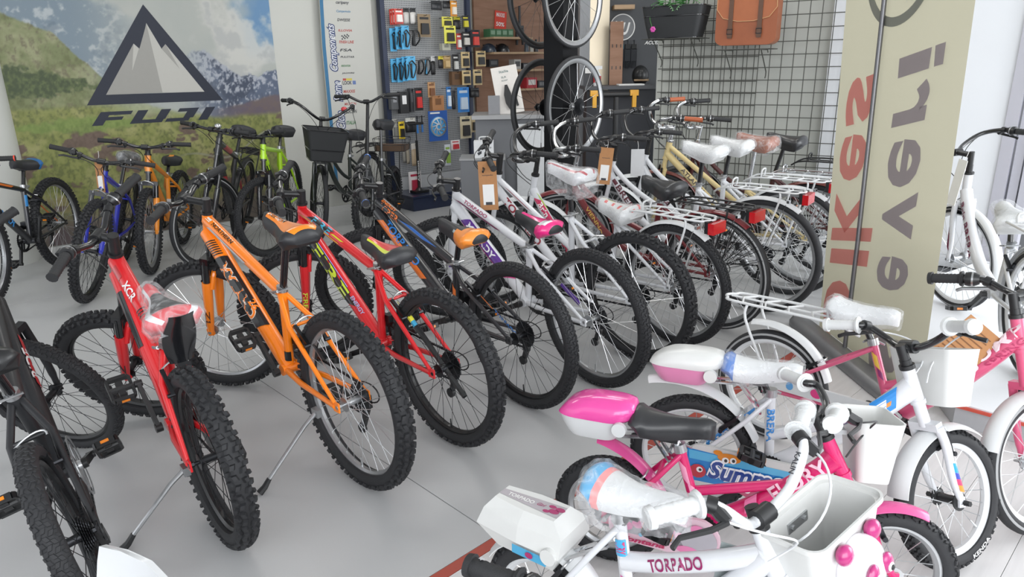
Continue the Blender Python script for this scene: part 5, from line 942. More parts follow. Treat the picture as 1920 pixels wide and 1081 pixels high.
B('K3', 'kids_bike', 'white children\'s bike with blue-tailed wrapped saddle and pink and white rear case', .581, 2.031, -22.2, 2.9, .206, .735, 47, (.58, .59), (.223, .458), (.188, .568), (.238, .21), '#d8dade', KIDS,
  kind='kids', tyre='semi', tw=.046, rimm=RIMW, spm=SPK, nsp=24, sad='kids', side=-1, sadm=[WHP, paint('#2f6fc0')], sadf=lambda i, j: 1 if i <= 3 else 0, wrap=True, hang=.0, barm=GBLK, gripm=KG, stem=(.055, .03), barw=.235, rise=.06, guard=True, crank=2.1, flare=.075, fender=(WHP, (60, 174), (25, 122)), fw=.068, rd=.028, hubm=BLK, ky=.15, cabm=WHT,
  decals=[('T', 'seat', 'BRERA', .05, .11, .022, 0, '#2a86d0'), ('P', 'stay-1', .06, .26, -1, .8, .02, '#2a86d0'), ('T', 'stay-1', "let's have fun", .07, .15, .013, -.1, '#f4f4f4'), ('P', 'down', .20, .29, -.7, .9, .04, '#2a8ad8'), ('P', 'down', .215, .255, -.5, .4, .02, '#f0f0f0'), ('P', 'down', .255, .27, -.2, .1, .01, '#f09030')],
  forkdec=(['#2a9ad0', '#d83a6a', '#f09030', '#3a4ab0'], [(.06, .09, -.6, .6, .01, 0), (.09, .11, -.6, .5, .01, 3), (.11, .13, -.6, .6, .01, 1), (.13, .15, -.5, .6, .01, 2)]), leversides=(1, -1))
B('K4', 'girls_bike', 'pink girls\' bike with white rear carrier and wrapped white saddle', 1.004, 2.505, -44.4, 3, .222, .86, 66, (.73, .67), (.34, .49), (.294, .625), (.44, .23), '#d4587e', KIDS,
  kind='kids', tyre='line', tw=.042, rimm=RIMW, spm=SPK, nsp=28, sad='kids', side=-1, sadm=[WHP, paint('#e8a0b4')], sadf=lambda i, j: 1 if i < 3 and 5 <= j <= 7 else 0, wrap=True, hang=.01, barm=GBLK, gripm=GRIP, shift=True, stem=(.06, .06), barw=.28, rise=.05, guard=True, crank=.4, flare=.03, fender=(WHP, (70, 170), (20, 112)), fw=.06, rack=(WHP, False), rackz=.10, rd=.026, leverm=ALU, cabm=WHT,
  decals=[('T', 'down', 'JUMP', .18, .2, .045, .25, '#f2dce4'), ('T', 'down', 'SPRING', .22, .14, .022, -.7, '#b02a5a'), ('P', 'seat', .04, .09, -.6, .3, .02, '#e8c04a'), ('P', 'seat', .10, .13, -.3, .5, .02, '#8a2a6a')], kick=False, leversides=(1, -1))
B('K0', 'kids_bike', 'children\'s bike showing only its black star-printed grip at the bottom edge', -.245, .575, 40, 0, .155, .56, 0, (.46, .495), (.17, .38), (.14, .47), (.2, .16), '#e8e8ea', KIDS,
  kind='kids', tyre='semi', tw=.045, rimm=RIMW, spm=SPK, nsp=16, sad='kids', side=-1, barm=GBLK, gripm=GRIP, stars=True, stem=(.06, .03), barw=.23, rise=.05, guard=True, kick=False, lever=False, vbrake=False)
# ---------------------------------------------------------------- wood shelving on the far wall
WOOD = woodmat('brown_board', '#8a6650', '#9a7660', 0, .6, 5); SHELF = woodmat('shelf_board', '#a5896c', '#b89c7c', 0, .6, 5)
def wt(name, label, cat, s, z, off, group=None): return thing(name, label, cat, wm(s, z, off), (0, 0, WA), group)
def sx(x, y): return float((V3((x, y, 0))-W0) @ WU)
bd = wt('shelf_wall', 'brown wooden wall panel with light wooden shelves behind the pegboard stand', 'shelf', 2.66, 0, .02)
ob('back_board', MB().box((.62, -.015, 1.4), (1.24, .03, 2.8)), [WOOD], bd, smooth=False)
for (x0, x1, z) in ((.05, .62, 1.735), (.05, .95, 1.575), (.35, 1.2, 1.385), (.35, 1.2, 1.17)):
    ob('shelf', MB().box(((x0+x1)/2, -.17, z), (x1-x0, .30, .022)), [SHELF], bd, smooth=False)
def crate(name, label, s, z, off, w, d, h, col, acc=None, cat='box', group=None):
    t = wt(name, label, cat, s+w/2, z, off, group); ob('carton', MB().box((0, 0, h/2), (w, d, h)), [mk('bx_'+col[1:], col, .5)], t, smooth=False)
    if acc: ob('label_print', MB().box((0, -d/2-.001, h*.55), (w*.7, .003, h*.5)), [mk('bx_'+acc[1:], acc, .5)], t, smooth=False)
    return t
for k in range(4): crate('boxed_part', ('first', 'second', 'third', 'fourth')[k]+' from the left of the green boxes on the top wooden shelf', 2.72+.085*k, 1.747, .2, .08, .12, .085, '#3f6a48', '#7a9a80', 'box', 'green boxes on the top shelf')
for i, (s, lab, c) in enumerate(((2.74, 'dark helmet at the left end of the second shelf', '#26303e'), (2.93, 'black helmet beside the dark one on the second shelf', '#202226'))):
    h = wt('helmet', lab, 'helmet', s, 1.587, .2); Q = MB(); Q.ball((0, 0, .0), .075, .11, .095, 16, 10); Q.v = [(x, y, max(z, .0)) for x, y, z in Q.v]; ob('shell', Q, [mk('helmet_'+c[1:], c, .3, 0, .4)], h)
    Q = MB()
    for k in (-1, 0, 1): Q.bar((k*.03, -.075, .055), (k*.03, .06, .075), .012, .02)
    ob('vent', Q, [BLK], h)
for k, c in enumerate(('#55606a', '#b8b8b0', '#3a3c40')):
    b = wt('bottle', ('grey', 'pale', 'dark')[k]+' bottle on the second wooden shelf', 'bottle', 3.30+.075*k, 1.587, .2); Q = MB(); Q.ring([(0, 0), (.026, 0), (.027, .01), (.026, .09), (.012, .11), (.012, .125), (0, .125)], 14, closed=False); Q.v = [(x, z, y) for x, y, z in Q.v]; ob('flask', Q, [mk('bt_'+c[1:], c, .3)], b); Q = MB(); Q.cyl((0, 0, .122), (0, 0, .142), .014, None, 10); ob('cap', Q, [BLK], b)
crate('boxed_part', 'dark box under the helmets', 2.80, 1.43, .08, .13, .10, .08, '#33363a', '#6a6c70'); crate('boxed_part', 'pale box with a round picture below the second shelf', 3.07, 1.396, .2, .10, .1, .11, '#b4b4b0', '#4a4c4e')
crate('boxed_part', 'red and white box on the lowest wooden shelf', 3.24, 1.181, .2, .16, .14, .12, '#b0303a', '#d8d4d0'); crate('boxed_part', 'dark box beside the red and white one', 3.42, 1.181, .2, .11, .14, .08, '#2a2c30', '#707274')
crate('boxed_part', 'small black box on the third shelf', 3.2, 1.396, .2, .09, .1, .07, '#26282c', '#8a8c90')
sg = wt('sale_sign', 'red tilted sale sign with pale lettering on the brown board', 'sign', 2.93, 1.76, .06); Q = MB(); Q.box((.085, 0, .14), (.17, .006, .29)); ob('sheet', Q, [mk('sale_red', '#d0402e', .6)], sg, Matrix.Rotation(R_(5), 4, 'Y'), smooth=False)
Q = MB()
for txt, z in (('MAXXIS', .22), ('50%', .12), ('SCONTO', .04)): put_text(Q, txt, (.02, -.004, z), (1, 0, 0), (0, 0, 1), .12, .045, .02)
ob('lettering', Q, [PAPER], sg, Matrix.Rotation(R_(5), 4, 'Y'), smooth=False)
fk = wt('bike_fork', 'black suspension fork hanging on the brown board', 'bicycle part', 3.30, 1.67, .08); Q = MB(); Q.cyl((0, 0, .20), (0, 0, .43), .014, None, 10); Q.bar((-.05, 0, .2), (.05, 0, .2), .03, .03, up=(0, 0, 1)); ob('crown', Q, [BLK], fk)
for s in (-1, 1): Q = MB(); Q.tube([(s*.045, 0, .2), (s*.045, 0, .08), (s*.045, 0, .0)], [.014, .018, .014], 10); ob('leg', Q, [BLK], fk)
# ---------------------------------------------------------------- counters
CG = mk('counter_grey', '#6e7074', .45, 0, .1, .03, 3); CT = mk('counter_top', '#9a9b9c', .35, .1, 0, .03, 3)
ct = thing('counter', 'grey shop counter with pale top behind the bikes', 'counter', (.03, 7.05, 0))
ob('body', MB().box((0, .02, .48), (.70, .5, .96)), [CG], ct, smooth=False); ob('top', MB().box((0, 0, .978), (.76, .6, .036)), [CT], ct, smooth=False); ob('cabinet_front', MB().box((.19, -.245, .55), (.30, .02, .72)), [mk('cabinet_white', '#d4d6d8', .4)], ct, smooth=False)
st = thing('saddle_display', 'white display board with a black slotted saddle leaning on the counter', 'display', (.03, 6.98, .997), (0, 0, R_(4)))
TM = Matrix.Rotation(R_(-12), 4, 'X') @ Matrix.Rotation(R_(-9), 4, 'Y')
ob('board', MB().box((0, 0, .225), (.25, .012, .45)), [mk('display_white', '#d8d4cf', .5)], st, TM, smooth=False)
Q = MB(); Q.loft([[(x, -.02-.02*k, z) for x, z in ((.0, .05), (.03, .12), (.035, .2), (.012, .29), (-.012, .29), (-.035, .2), (-.03, .12))] for k in range(2)]); ob('saddle', Q, [BLK], st, TM @ Matrix.Translation((-.01, 0, -.02)))
Q = MB(); Q.bar((.07, -.02, .06), (.055, -.02, .20), .02, .02); ob('saddle_nose', Q, [BLK], st, TM); Q = MB(); put_text(Q, 'Italia', (-.05, -.0075, .39), (1, 0, 0), (0, 0, 1), .09, .025, .02); put_text(Q, 'SLR', (-.04, -.0075, .34), (1, 0, 0), (0, 0, 1), .05, .018, .02); put_text(Q, 'BOOST', (-.04, -.0075, .31), (1, 0, 0), (0, 0, 1), .06, .014, .02); ob('lettering', Q, [mk('ink_grey', '#7c8a88', .7)], st, TM, smooth=False)
crt = thing('boxed_part', 'grey carton standing on the counter left of the saddle display', 'box', (-.14, 6.95, .997)); ob('carton', MB().box((0, 0, .085), (.11, .12, .17)), [mk('bx_grey', '#85868a', .5)], crt, smooth=False)
cube = thing('display_cube', 'grey display cube in front of the counter', 'display', (-.25, 6.62, 0)); ob('body', MB().box((0, 0, .31), (.4, .34, .62)), [CG], cube, smooth=False); ob('lid', MB().box((0, 0, .628), (.42, .36, .016)), [CT], cube, smooth=False)
gb = thing('helmet_carton', 'white carton with black angular emblem and plastic handle', 'box', (-.235, 6.55, .637)); ob('carton', MB().box((0, 0, .075), (.18, .13, .15)), [mk('carton_white', '#dcdee0', .5)], gb, smooth=False)
Q = MB(); f_ = lambda x, z: (x, -.0665, z)
for p in ([(-.06, .07), (-.02, .12), (-.02, .08), (-.045, .055)], [(-.06, .045), (-.02, .065), (-.02, .04), (-.05, .022)]): flat_shape(Q, p, f_)
put_text(Q, 'GIRO', (.02, -.0665, .085), (1, 0, 0), (0, 0, 1), .05, .014, .02); ob('emblem', Q, [INK], gb, smooth=False)
Q = MB(); Q.tube(smoothpath([(-.04, 0, .148), (-.035, 0, .18), (.035, 0, .18), (.04, 0, .148)], 4), .006, 6); ob('handle', Q, [WHP], gb)
dk = thing('work_desk', 'dark work desk with thin top at the back right', 'desk', (1.06, 7.0, 0)); ob('top', MB().box((-.02, 0, 1.225), (.66, .5, .03)), [DARK], dk, smooth=False); ob('front_panel', MB().box((.05, -.12, .60), (.74, .03, 1.2)), [DARK2], dk, smooth=False); ob('side_panel', MB().box((-.30, .05, .60), (.03, .34, 1.2)), [DARK2], dk, smooth=False)
pp = thing('paper_stack', 'white papers lying on the dark work desk', 'paper', (1.16, 6.93, 1.241)); ob('sheets', MB().box((0, 0, .006), (.24, .17, .012)), [PAPER], pp, smooth=False)
ws = thing('work_stand', 'yellow and black repair stand clamps on a black bar before the desk', 'stand', (.98, 6.6, 0)); Q = MB(); Q.cyl((-.2, 0, 1.17), (.2, 0, 1.17), .022, None, 12); Q.cyl((0, .0, .03), (0, 0, 1.15), .024, None, 12); ob('bar', Q, [BLK], ws); ob('base_plate', MB().box((0, 0, .015), (.4, .3, .03)), [BLK], ws)
YEL = mk('clamp_yellow', '#e0a41c', .4, 0, .3)
for x in (-.2, .16): ob('clamp', MB().box((x, -.01, 1.185), (.075, .05, .05)).box((x+.0, -.02, 1.12), (.035, .045, .12)), [YEL], ws)
ca = thing('spray_bottle', 'white spray bottle with red label on the work desk', 'bottle', (.84, 6.9, 1.241)); Q = MB(); Q.ring([(0, 0), (.035, 0), (.036, .1), (.014, .13), (.013, .15), (0, .15)], 14, closed=False); Q.v = [(x, z, y) for x, y, z in Q.v]; ob('flask', Q, [WHP], ca); Q = MB(); Q.cyl((0, 0, .03), (0, 0, .09), .0375, None, 14); ob('label', Q, [mk('label_red', '#b03034', .5)], ca); Q = MB(); Q.box((.01, 0, .165), (.07, .02, .03)); ob('trigger', Q, [WHP], ca)
cd = thing('carded_part', 'dark carded part standing on the desk beside the spray bottle', 'accessory', (.77, 6.95, 1.241)); ob('backing_card', MB().box((0, 0, .09), (.11, .01, .18)), [mk('pk_dk', '#3a3c40', .5)], cd, smooth=False); ob('header_print', MB().box((0, -.006, .14), (.08, .003, .05)), [PAPER], cd, smooth=False)
pb = thing('perforated_board', 'narrow brown board with slots leaning at the dark panel', 'board', (1.05, 7.15, 1.241)); ob('board', MB().box((0, .0, .29), (.125, .03, .58)), [WOOD], pb, smooth=False); Q = MB()
for z in (.16, .36):
    for x in (-.04, 0, .04): Q.box((x, -.0155, z), (.008, .003, .03))
ob('slot', Q, [BLK], pb, smooth=False)
GL = mk('glove_black', '#1d2026', .7)
for k in range(3):
    g = thing('glove', ('left', 'middle', 'right')[k]+' dark glove hanging on the dark panel', 'glove', (1.16+.065*k, 7.56, 1.42)); Q = MB(); Q.box((0, 0, .10), (.06, .03, .12)); ob('palm', Q, [GL], g); Q = MB()
    for q in range(4): Q.tube([(-.024+.016*q, 0, .05), (-.026+.017*q, -.005, -.02-.01*(q in (1, 2)))], [.008, .006], 6)
    ob('fingers', Q, [GL], g); ob('cuff', MB().box((0, 0, .18), (.05, .03, .05)), [mk('glove_teal', '#2a5a68', .7) if k == 0 else BLK], g)
    Q = MB(); Q.tube([(0, .03, .24), (0, -.01, .24)], .004, 6); Q.bar((0, -.005, .2), (0, -.005, .245), .012, .004); ob('hang_loop', Q, [STEEL], g)
cp = thing('cap', 'black cap on a stand at the right end of the dark panel', 'cap', (1.34, 7.42, 1.26)); Q = MB(); Q.ball((0, 0, .06), .085, .09, .10, 16, 10); ob('crown', Q, [BLK], cp); Q = MB(); Q.loft([[(x*.075, -.07-.07*(1-x*x)*t, .02-.012*t) for x in (-1, -.5, 0, .5, 1)] for t in (0, 1)], closed=False, cap0=False, cap1=False); Q.loft([[(x*.075, -.07-.07*(1-x*x)*t, .026-.012*t) for x in (-1, -.5, 0, .5, 1)] for t in (0, 1)], closed=False, cap0=False, cap1=False); ob('brim', Q, [mk('cap_tan', '#b49a7c', .7)], cp); Q = MB(); Q.cyl((0, 0, -.02), (0, 0, .05), .02, None, 10); ob('stand', Q, [BLK], cp)
sp = thing('cap_shelf', 'dark low cupboard under the cap', 'cupboard', (1.37, 7.42, 0)); ob('body', MB().box((0, 0, .61), (.3, .28, 1.22)), [DARK2], sp, smooth=False); ob('door', MB().box((0, -.146, .6), (.28, .012, 1.1)), [DARK], sp, smooth=False)
ws2 = thing('wood_shelf', 'small wooden shelf on the dark panel above the emblem', 'shelf', (1.16, 7.5, 1.95)); ob('board', MB().box((0, 0, .02), (.2, .18, .04)), [SHELF], ws2, smooth=False)
# ---------------------------------------------------------------- wheels hung on the black pillar
for (x, y, z, key, lab, rmm) in ((.464, 4.98, 1.159, 1, 'silver-rimmed wheel, lower one in front of the black pillar', RIMS), (.44, 4.98, 1.874, 2, 'silver-rimmed wheel, upper one cut by the top edge', RIMS), (.235, 5.23, 1.146, 3, 'black wheel, lower one left of the black pillar', RIMB), (.225, 5.23, 1.878, 4, 'black wheel, upper one left of the black pillar', RIMB)):
    t = thing('spare_wheelset', lab, 'wheel', (x, y, z), (0, 0, R_(49)), None)
    wheel(t, 'wheel_rim', (0, 0, 0), .335, dict(tyre='smooth', tw=.027, rimdep=.024, rimm=rmm, spm=SPK if rmm is RIMS else SPKB, nsp=20, nocog=(key % 2 == 0), hubw=.045), None, True)
    Q = MB(); Q.tube([(0, .05, 0), (0, .06, 0), (0, -.13, 0)] if False else [(0, 0, 0), (0, .10 if key < 3 else -.10, 0)], .008, 8); ob('axle_hook', Q, [STEEL], t)
# ---------------------------------------------------------------- wire grid, planter, satchel
WIRE = mk('grid_wire', '#4e4f4a', .45, .3, 0, .08)
def gt(name, label, cat, s, z, off, group=None): return thing(name, label, cat, tuple(GM @ Vector((s, -off, z))), (0, 0, GA), group)
g1 = gt('wire_grid', 'tall grey wire grid panel on the right wall', 'grid panel', 0, .12, 0)
vw = MB().tube([(0, 0, 0), (0, 0, 2.1)], .0034, 6).mesh('wire', [WIRE]); hw_ = MB().tube([(0, -.006, 0), (1.5, -.006, 0)], .0034, 6).mesh('wire', [WIRE])
for k in range(17): link('wire', vw, g1, Matrix.Translation((.036+.0865*k, 0, 0)))
for k in range(22): link('wire', hw_, g1, Matrix.Translation((.0, 0, .04+.0945*k)))
grid_shadow = gt('wire_grid', 'second wire grid panel set behind the first at its left half', 'grid panel', .0, .10, -.09)  # extra wires modelled as the shadow and reflection of the grid
hs = MB().tube([(0, -.006, 0), (.80, -.006, 0)], .0034, 6).mesh('wire', [WIRE])
for k in range(9): link('wire', vw, grid_shadow, Matrix.Translation((.07+.0865*k, 0, 0)))
for k in range(22): link('wire', hs, grid_shadow, Matrix.Translation((.0, 0, .05+.0945*k)))
def bracket(name, label, s, z, w):
    b = gt(name, label, 'shelf', s, z, .012); Q = MB()
    for x in (-w*.32, w*.32): Q.tube([(x, -.28, 0), (x, -.02, 0), (x, .0, -.02)], .004, 6); Q.tube([(x, -.24, -.004), (x, -.015, -.16), (x, -.012, -.19), (x, -.03, -.21)], .0045, 6)
    ob('arm', Q, [WIRE], b)
    for k in range(5): ob('rail', MB().tube([(-w/2, -.03-.06*k, .004), (w/2, -.03-.06*k, .004)], .0032, 6), [WIRE], b)
bracket('wire_shelf', 'wire shelf bracket carrying the black planter', .19, 1.615, .48); bracket('wire_shelf', 'wire shelf bracket carrying the brown satchel', .75, 1.52, .42)
po = gt('planter_basket', 'black mesh basket on the wire shelf holding ferns', 'basket', .19, 1.622, .17)
def rrect(w, d, n=6, e=.35):
    out = []
    for q in range(4):
        for i in range(n+1):
            a = PI/2*q+PI/2*i/n; r = min(w, d)*e; cx = (w-r)*(1 if q in (0, 3) else -1); cy = (d-r)*(1 if q in (0, 1) else -1); out.append((cx+r*math.cos(a), cy+r*math.sin(a)))
    return out
def shell(mb, rings, th=.004, e=.35):
    secs = [[(x+ox, y+oy, z) for x, y in rrect(w, d, 5, e)] for (w, d, z, ox, oy) in rings]; ins = [[(x+ox, y+oy, z+(th if i == 0 else 0)) for x, y in rrect(w-th, d-th, 5, e)] for i, (w, d, z, ox, oy) in enumerate(rings)]
    mb.loft(secs+ins[::-1], cap0=True, cap1=True); return mb
NET = mk('black_mesh', '#26282a', .6, 0, 0, .5, 400)
Q = shell(MB(), [(.20, .10, 0, 0, 0), (.225, .115, .1, 0, 0), (.25, .13, .235, 0, 0)]); ob('mesh_wall', Q, [NET], po, ang=60)
Q = MB()
for w_, d_, z_ in ((.25, .13, .237), (.238, .122, .165), (.2, .1, .003)): Q.tube([(x, y, z_) for x, y in rrect(w_, d_)], .005, 6, closed=True)
ob('rim_wire', Q, [GBLK], po)
fe = gt('fern', 'green fern growing out of the black planter basket', 'plant', .13, 1.64, .17); LEAF = mk('fern_green', '#3f7a3c', .5, 0, .1, .3, 20)
rnd = random.Random(4)
for k in range(26):
    a = rnd.uniform(0, 2*PI); L = rnd.uniform(.16, .30); up_ = rnd.uniform(.18, .34); dr = rnd.uniform(-.12, .10); base_ = V3((rnd.uniform(-.10, .16), rnd.uniform(-.05, .05), .12)); P = bez([base_, base_+V3((math.cos(a)*L*.3, math.sin(a)*L*.2, up_)), base_+V3((math.cos(a)*L*1.1, math.sin(a)*L*(.7 if math.sin(a) < 0 else .25), up_*.7+dr))], 12)
    Q = MB(); Q.tube(P, .0018, 4)
    for i in range(2, 13):
        d = norm(P[i]-P[i-1]); sd = norm(np.cross(d, V3((0, 0, 1)))); l = .042*(1-abs(i-6)/9)
        for s in (-1, 1): t_ = P[i]+sd*s*l+d*.012+V3((0, 0, -.006)); Q.add([P[i]-d*.006, P[i]+d*.008, t_], [(0, 1, 2)])
    ob('frond', Q, [LEAF], fe, smooth=False)
fl = gt('artificial_flower', 'pink flower hanging over the front of the planter on a thin stem', 'flower', .06, 1.69, .33); Q = MB()
for k in range(6): a = k*PI/3; Q.ball((.012*math.cos(a), -.006, .012*math.sin(a)), .011, .006, .011, 8, 5)
ob('petals', Q, [mk('petal_pink', '#c84aa0', .5)], fl); ob('stem', MB().tube(bez([(0, 0, 0), (-.03, .0, .06), (-.08, .06, .14), (-.04, .16, .17)], 8), .0025, 6), [LEAF], fl)
LEA = mk('tan_leather', '#94502c', .45, 0, .15, .12, 12, .3, 160); LEB = mk('tan_leather_light', '#a35c34', .45, 0, .15, .1, 12, .3, 160); LED = mk('dark_strap', '#5a3c2a', .5, 0, .1, .12)
bgx = gt('leather_satchel', 'brown leather satchel with two buckled straps hung on the grid wall', 'bag', .748, 1.535, .14)
Q = MB(); Q.loft([[(x, y, z) for x, z in [(a_*.225, .02+b_*.19+.19) for a_, b_ in rrect(1, 1, 6, .28)]] for y in (-.085, -.075, .06, .075)], cap0=True, cap1=True); ob('body', Q, [LEA], bgx, ang=50)
Q = MB(); fl_ = [(-.215, .40), (.215, .40), (.22, .28), (.17, .215), (.06, .19), (-.06, .19), (-.17, .215), (-.22, .28)]; Q.add([(x, -.093, z) for x, z in fl_]+[(x, -.086, z) for x, z in fl_], [tuple(range(8)), tuple(range(8, 16))[::-1]]+[(i, (i+1) % 8, 8+(i+1) % 8, 8+i) for i in range(8)]); ob('flap', Q, [LEB], bgx, smooth=False)
Q = MB(); Q.tube([(x*1.0, -.094, z) for x, z in fl_[1:]]+[(-.215, -.094, .40)], .003, 5); ob('piping', Q, [mk('edge_tan', '#c09468', .5)], bgx)
for x in (-.11, .105):
    sp_ = ob('strap', MB().box((x, -.099, .25), (.032, .007, .36)).box((x, -.10, .115), (.036, .012, .075)), [LED], bgx); Q = MB(); Q.tube([(x-.02, -.108, .10), (x+.02, -.108, .10), (x+.02, -.108, .135), (x-.02, -.108, .135)], .0035, 6, closed=True); ob('buckle', Q, [STEEL], sp_)
# ---------------------------------------------------------------- banner stand
BA = math.atan2(-.9994, .035); bn = thing('banner', 'tall cream banner with mirrored red and grey letters on a grey pole', 'banner', (1.70, 3.68, 0), (0, 0, BA))
def cloth(name, col):
    m = mk(name, col, .85, 0, 0, .04, 6); n = m.node_tree.nodes; l = m.node_tree.links; b = n['Principled BSDF']; t = n.new('ShaderNodeBsdfTranslucent'); t.inputs[0].default_value = (*hexc(col), 1); mx = n.new('ShaderNodeMixShader'); mx.inputs[0].default_value = .5
    l.new(b.outputs[0], mx.inputs[1]); l.new(t.outputs[0], mx.inputs[2]); l.new(mx.outputs[0], n['Material Output'].inputs['Surface']); return m
CR = cloth('banner_cream', '#aaa692'); BR = cloth('banner_red', '#dc938e'); BG = cloth('banner_grey', '#a59da4'); BRG2 = cloth('banner_ring', '#a3a59c')
Q = MB(); nx_, nz_ = 12, 24; vs = []
for j in range(nz_+1):
    for i in range(nx_+1):
        u = i/nx_; z = .03+2.35*j/nz_; s_ = (-.0+.045*(1-z/1.7)*1 if True else 0)*(1-u)+u*(.945+.0*z); s_ = (.045-.08*z)*(1-u)+(.975-.05*z)*u; vs.append((s_, .004*math.sin(6*u+1.2*z), z))
Q.add(vs, [(j*(nx_+1)+i, j*(nx_+1)+i+1, (j+1)*(nx_+1)+i+1, (j+1)*(nx_+1)+i) for j in range(nz_) for i in range(nx_)]); ob('fabric', Q, [CR], bn)
def bletter(mb, ch, z0, z1, s0, s1, sh=.22, b_=.025):
    v, f = text_fit(ch, z1-z0, s1-s0, b_); mb.add([(s0+q[1], -.0065, z0+q[0]+sh*q[1]) for q in v], f)
QR = MB(); QG = MB()
for ch, z0, z1, s0, s1 in (('b', .085, .315, .075, .45), ('i', .392, .470, .075, .45), ('k', .525, .775, .065, .445), ('e', .83, 1.06, .055, .30), ('s', 1.11, 1.335, .055, .30)): bletter(QR, ch, z0, z1, s0, s1) if ch != 'i' else QR.add([(.083, -.0065, .406), (.443, -.0065, .484), (.443, -.0065, .563), (.083, -.0065, .485)], [(0, 1, 2, 3)])
for ch, z0, z1, s0, s1 in (('s', .0, .20, .56, .80), ('e', .385, .565, .53, .77), ('v', .62, .845, .51, .75), ('e', .85, 1.08, .495, .73), ('r', 1.12, 1.31, .48, .72)): bletter(QG, ch, z0+.02, z1, s0, s1)
QG.add([(.477, -.0065, 1.352), (.69, -.0065, 1.395), (.69, -.0065, 1.478), (.468, -.0065, 1.435)], [(0, 1, 2, 3)]); QG.add([(.722, -.0065, 1.402), (.778, -.0065, 1.412), (.775, -.0065, 1.495), (.711, -.0065, 1.483)], [(0, 1, 2, 3)])
ob('lettering', QR, [BR], bn, smooth=False); ob('lettering', QG, [BG], bn, smooth=False)
Q = MB(); Q.ring([(.235, -.0008), (.275, -.0008), (.275, .0008), (.235, .0008)], 56, c=(.378, -.0065, 1.845)); ob('ring_mark', Q, [BRG2], bn, smooth=False)
Q = MB()
for x in (.46, .50): flat_shape(Q, [(x, 1.66), (x+.012, 1.74), (x-.012, 1.74)], lambda a_, b_: (a_, -.0065, b_))
ob('ring_detail', Q, [BRG2], bn, smooth=False)
Q = MB(); Q.tube([(.405, -.04, .03), (.36, -.022, .6), (.30, -.018, 1.75), (.27, -.018, 2.35)], .011, 10); ob('pole', Q, [mk('pole_grey', '#77777a', .35, .7)], bn)
Q = MB(); Q.loft([[(.42+a_*.50, -.07+b_*.062*t, z) for a_, b_ in rrect(1, 1, 5, .06 if False else .3)] for z, t in ((.004, 1), (.03, 1), (.055, .6))]); Q.v = [(x, y, z) for x, y, z in Q.v]; ob('foot', Q, [mk('foot_grey', '#87888a', .4, .4, 0, .06)], bn, ang=50)
# ---------------------------------------------------------------- hang tags and leaflet
def tagcard(name, label, loc, rz, w, h, mat, rx=0, lab=True, ry=0):
    t = thing(name, label, 'tag', loc, (rx, ry, rz)); ob('card', MB().box((0, 0, -h/2), (w, .0025, h)), [mat], t, smooth=False)
    if lab: ob('label_print', MB().box((0, -.002, -h*.68), (w*.62, .001, h*.42)), [PAPER], t, smooth=False); ob('bar_code', MB().box((0, -.0032, -h*.86), (w*.36, .001, h*.06)), [INK], t, smooth=False); Q = MB(); put_text(Q, 'torpado', (-w*.3, -.0018, -h*.30), (1, 0, 0), (0, 0, 1), w*.6, h*.035, .02); ob('lettering', Q, [INK], t, smooth=False)
    ob('string', MB().tube([(0, 0, -.012), (.004, .01, .02), (0, .02, .05)], .0012, 5), [PAPER], t); return t
tagcard('hang_tag', 'large brown hang tag with white bar code label on the white bike handlebars', (-.122, 3.75, .955), R_(-5), .098, .262, CARD, ry=R_(-2))
tagcard('hang_tag', 'brown hang tag on the dark red bike\'s handlebar', (.60, 4.35, .948), R_(0), .085, .225, CARD, ry=R_(6))
tagcard('hang_tag', 'pale grey hang tag on the white city bike beyond the dark red one', (.815, 4.5, .918), R_(0), .085, .17, mk('tag_grey', '#b9babc', .7), lab=False)
tagcard('hang_tag', 'long narrow brown hang tag on the blue bike', (-2.64, 4.55, .912), R_(10), .045, .225, CARD, ry=R_(4))
tagcard('hang_tag', 'white paper tag on the white city bike at the window', (2.19, 3.40, .965), R_(-75), .05, .225, PAPER, ry=R_(8), lab=False)
t = thing('hang_tag', 'brown printed card tucked behind the white front basket', 'tag', (1.42, 2.06, .54), (R_(-8), R_(38), R_(-25))); ob('card', MB().box((0, 0, 0), (.13, .003, .22)), [CARD], t, smooth=False); Q = MB()
for k in range(8): Q.box((-.01, -.002, .085-.016*k), (.09, .001, .004))
ob('print_lines', Q, [mk('print_brown', '#7c5436', .8)], t, smooth=False)
lf = thing('leaflet', 'grey folded booklet hanging from the white bike\'s handlebar', 'booklet', (.50, 1.20, .475), (R_(-6), R_(6), R_(-22))); ob('cover', MB().box((-.02, 0, -.09), (.12, .004, .18)), [mk('booklet_grey', '#9aa3a4', .6, 0, .2, .12, 9)], lf, smooth=False)
Q = MB(); put_text(Q, 'Capriolo', (-.062, -.003, -.15), (0, 0, 1), (-1, 0, 0), .07, .012, .02); ob('lettering', Q, [INK], lf, smooth=False)
for k in range(6): ob('page', MB().box((0, 0, 0), (.012, .0016, .17)), [mk('page_cream', '#c9baa8', .8)], lf, Matrix.Translation((.046+.004*k, .003*k-.002, -.092)) @ Matrix.Rotation(R_(4*k-8), 4, 'Y') @ Matrix.Rotation(R_(20*k), 4, 'Z'), smooth=False)
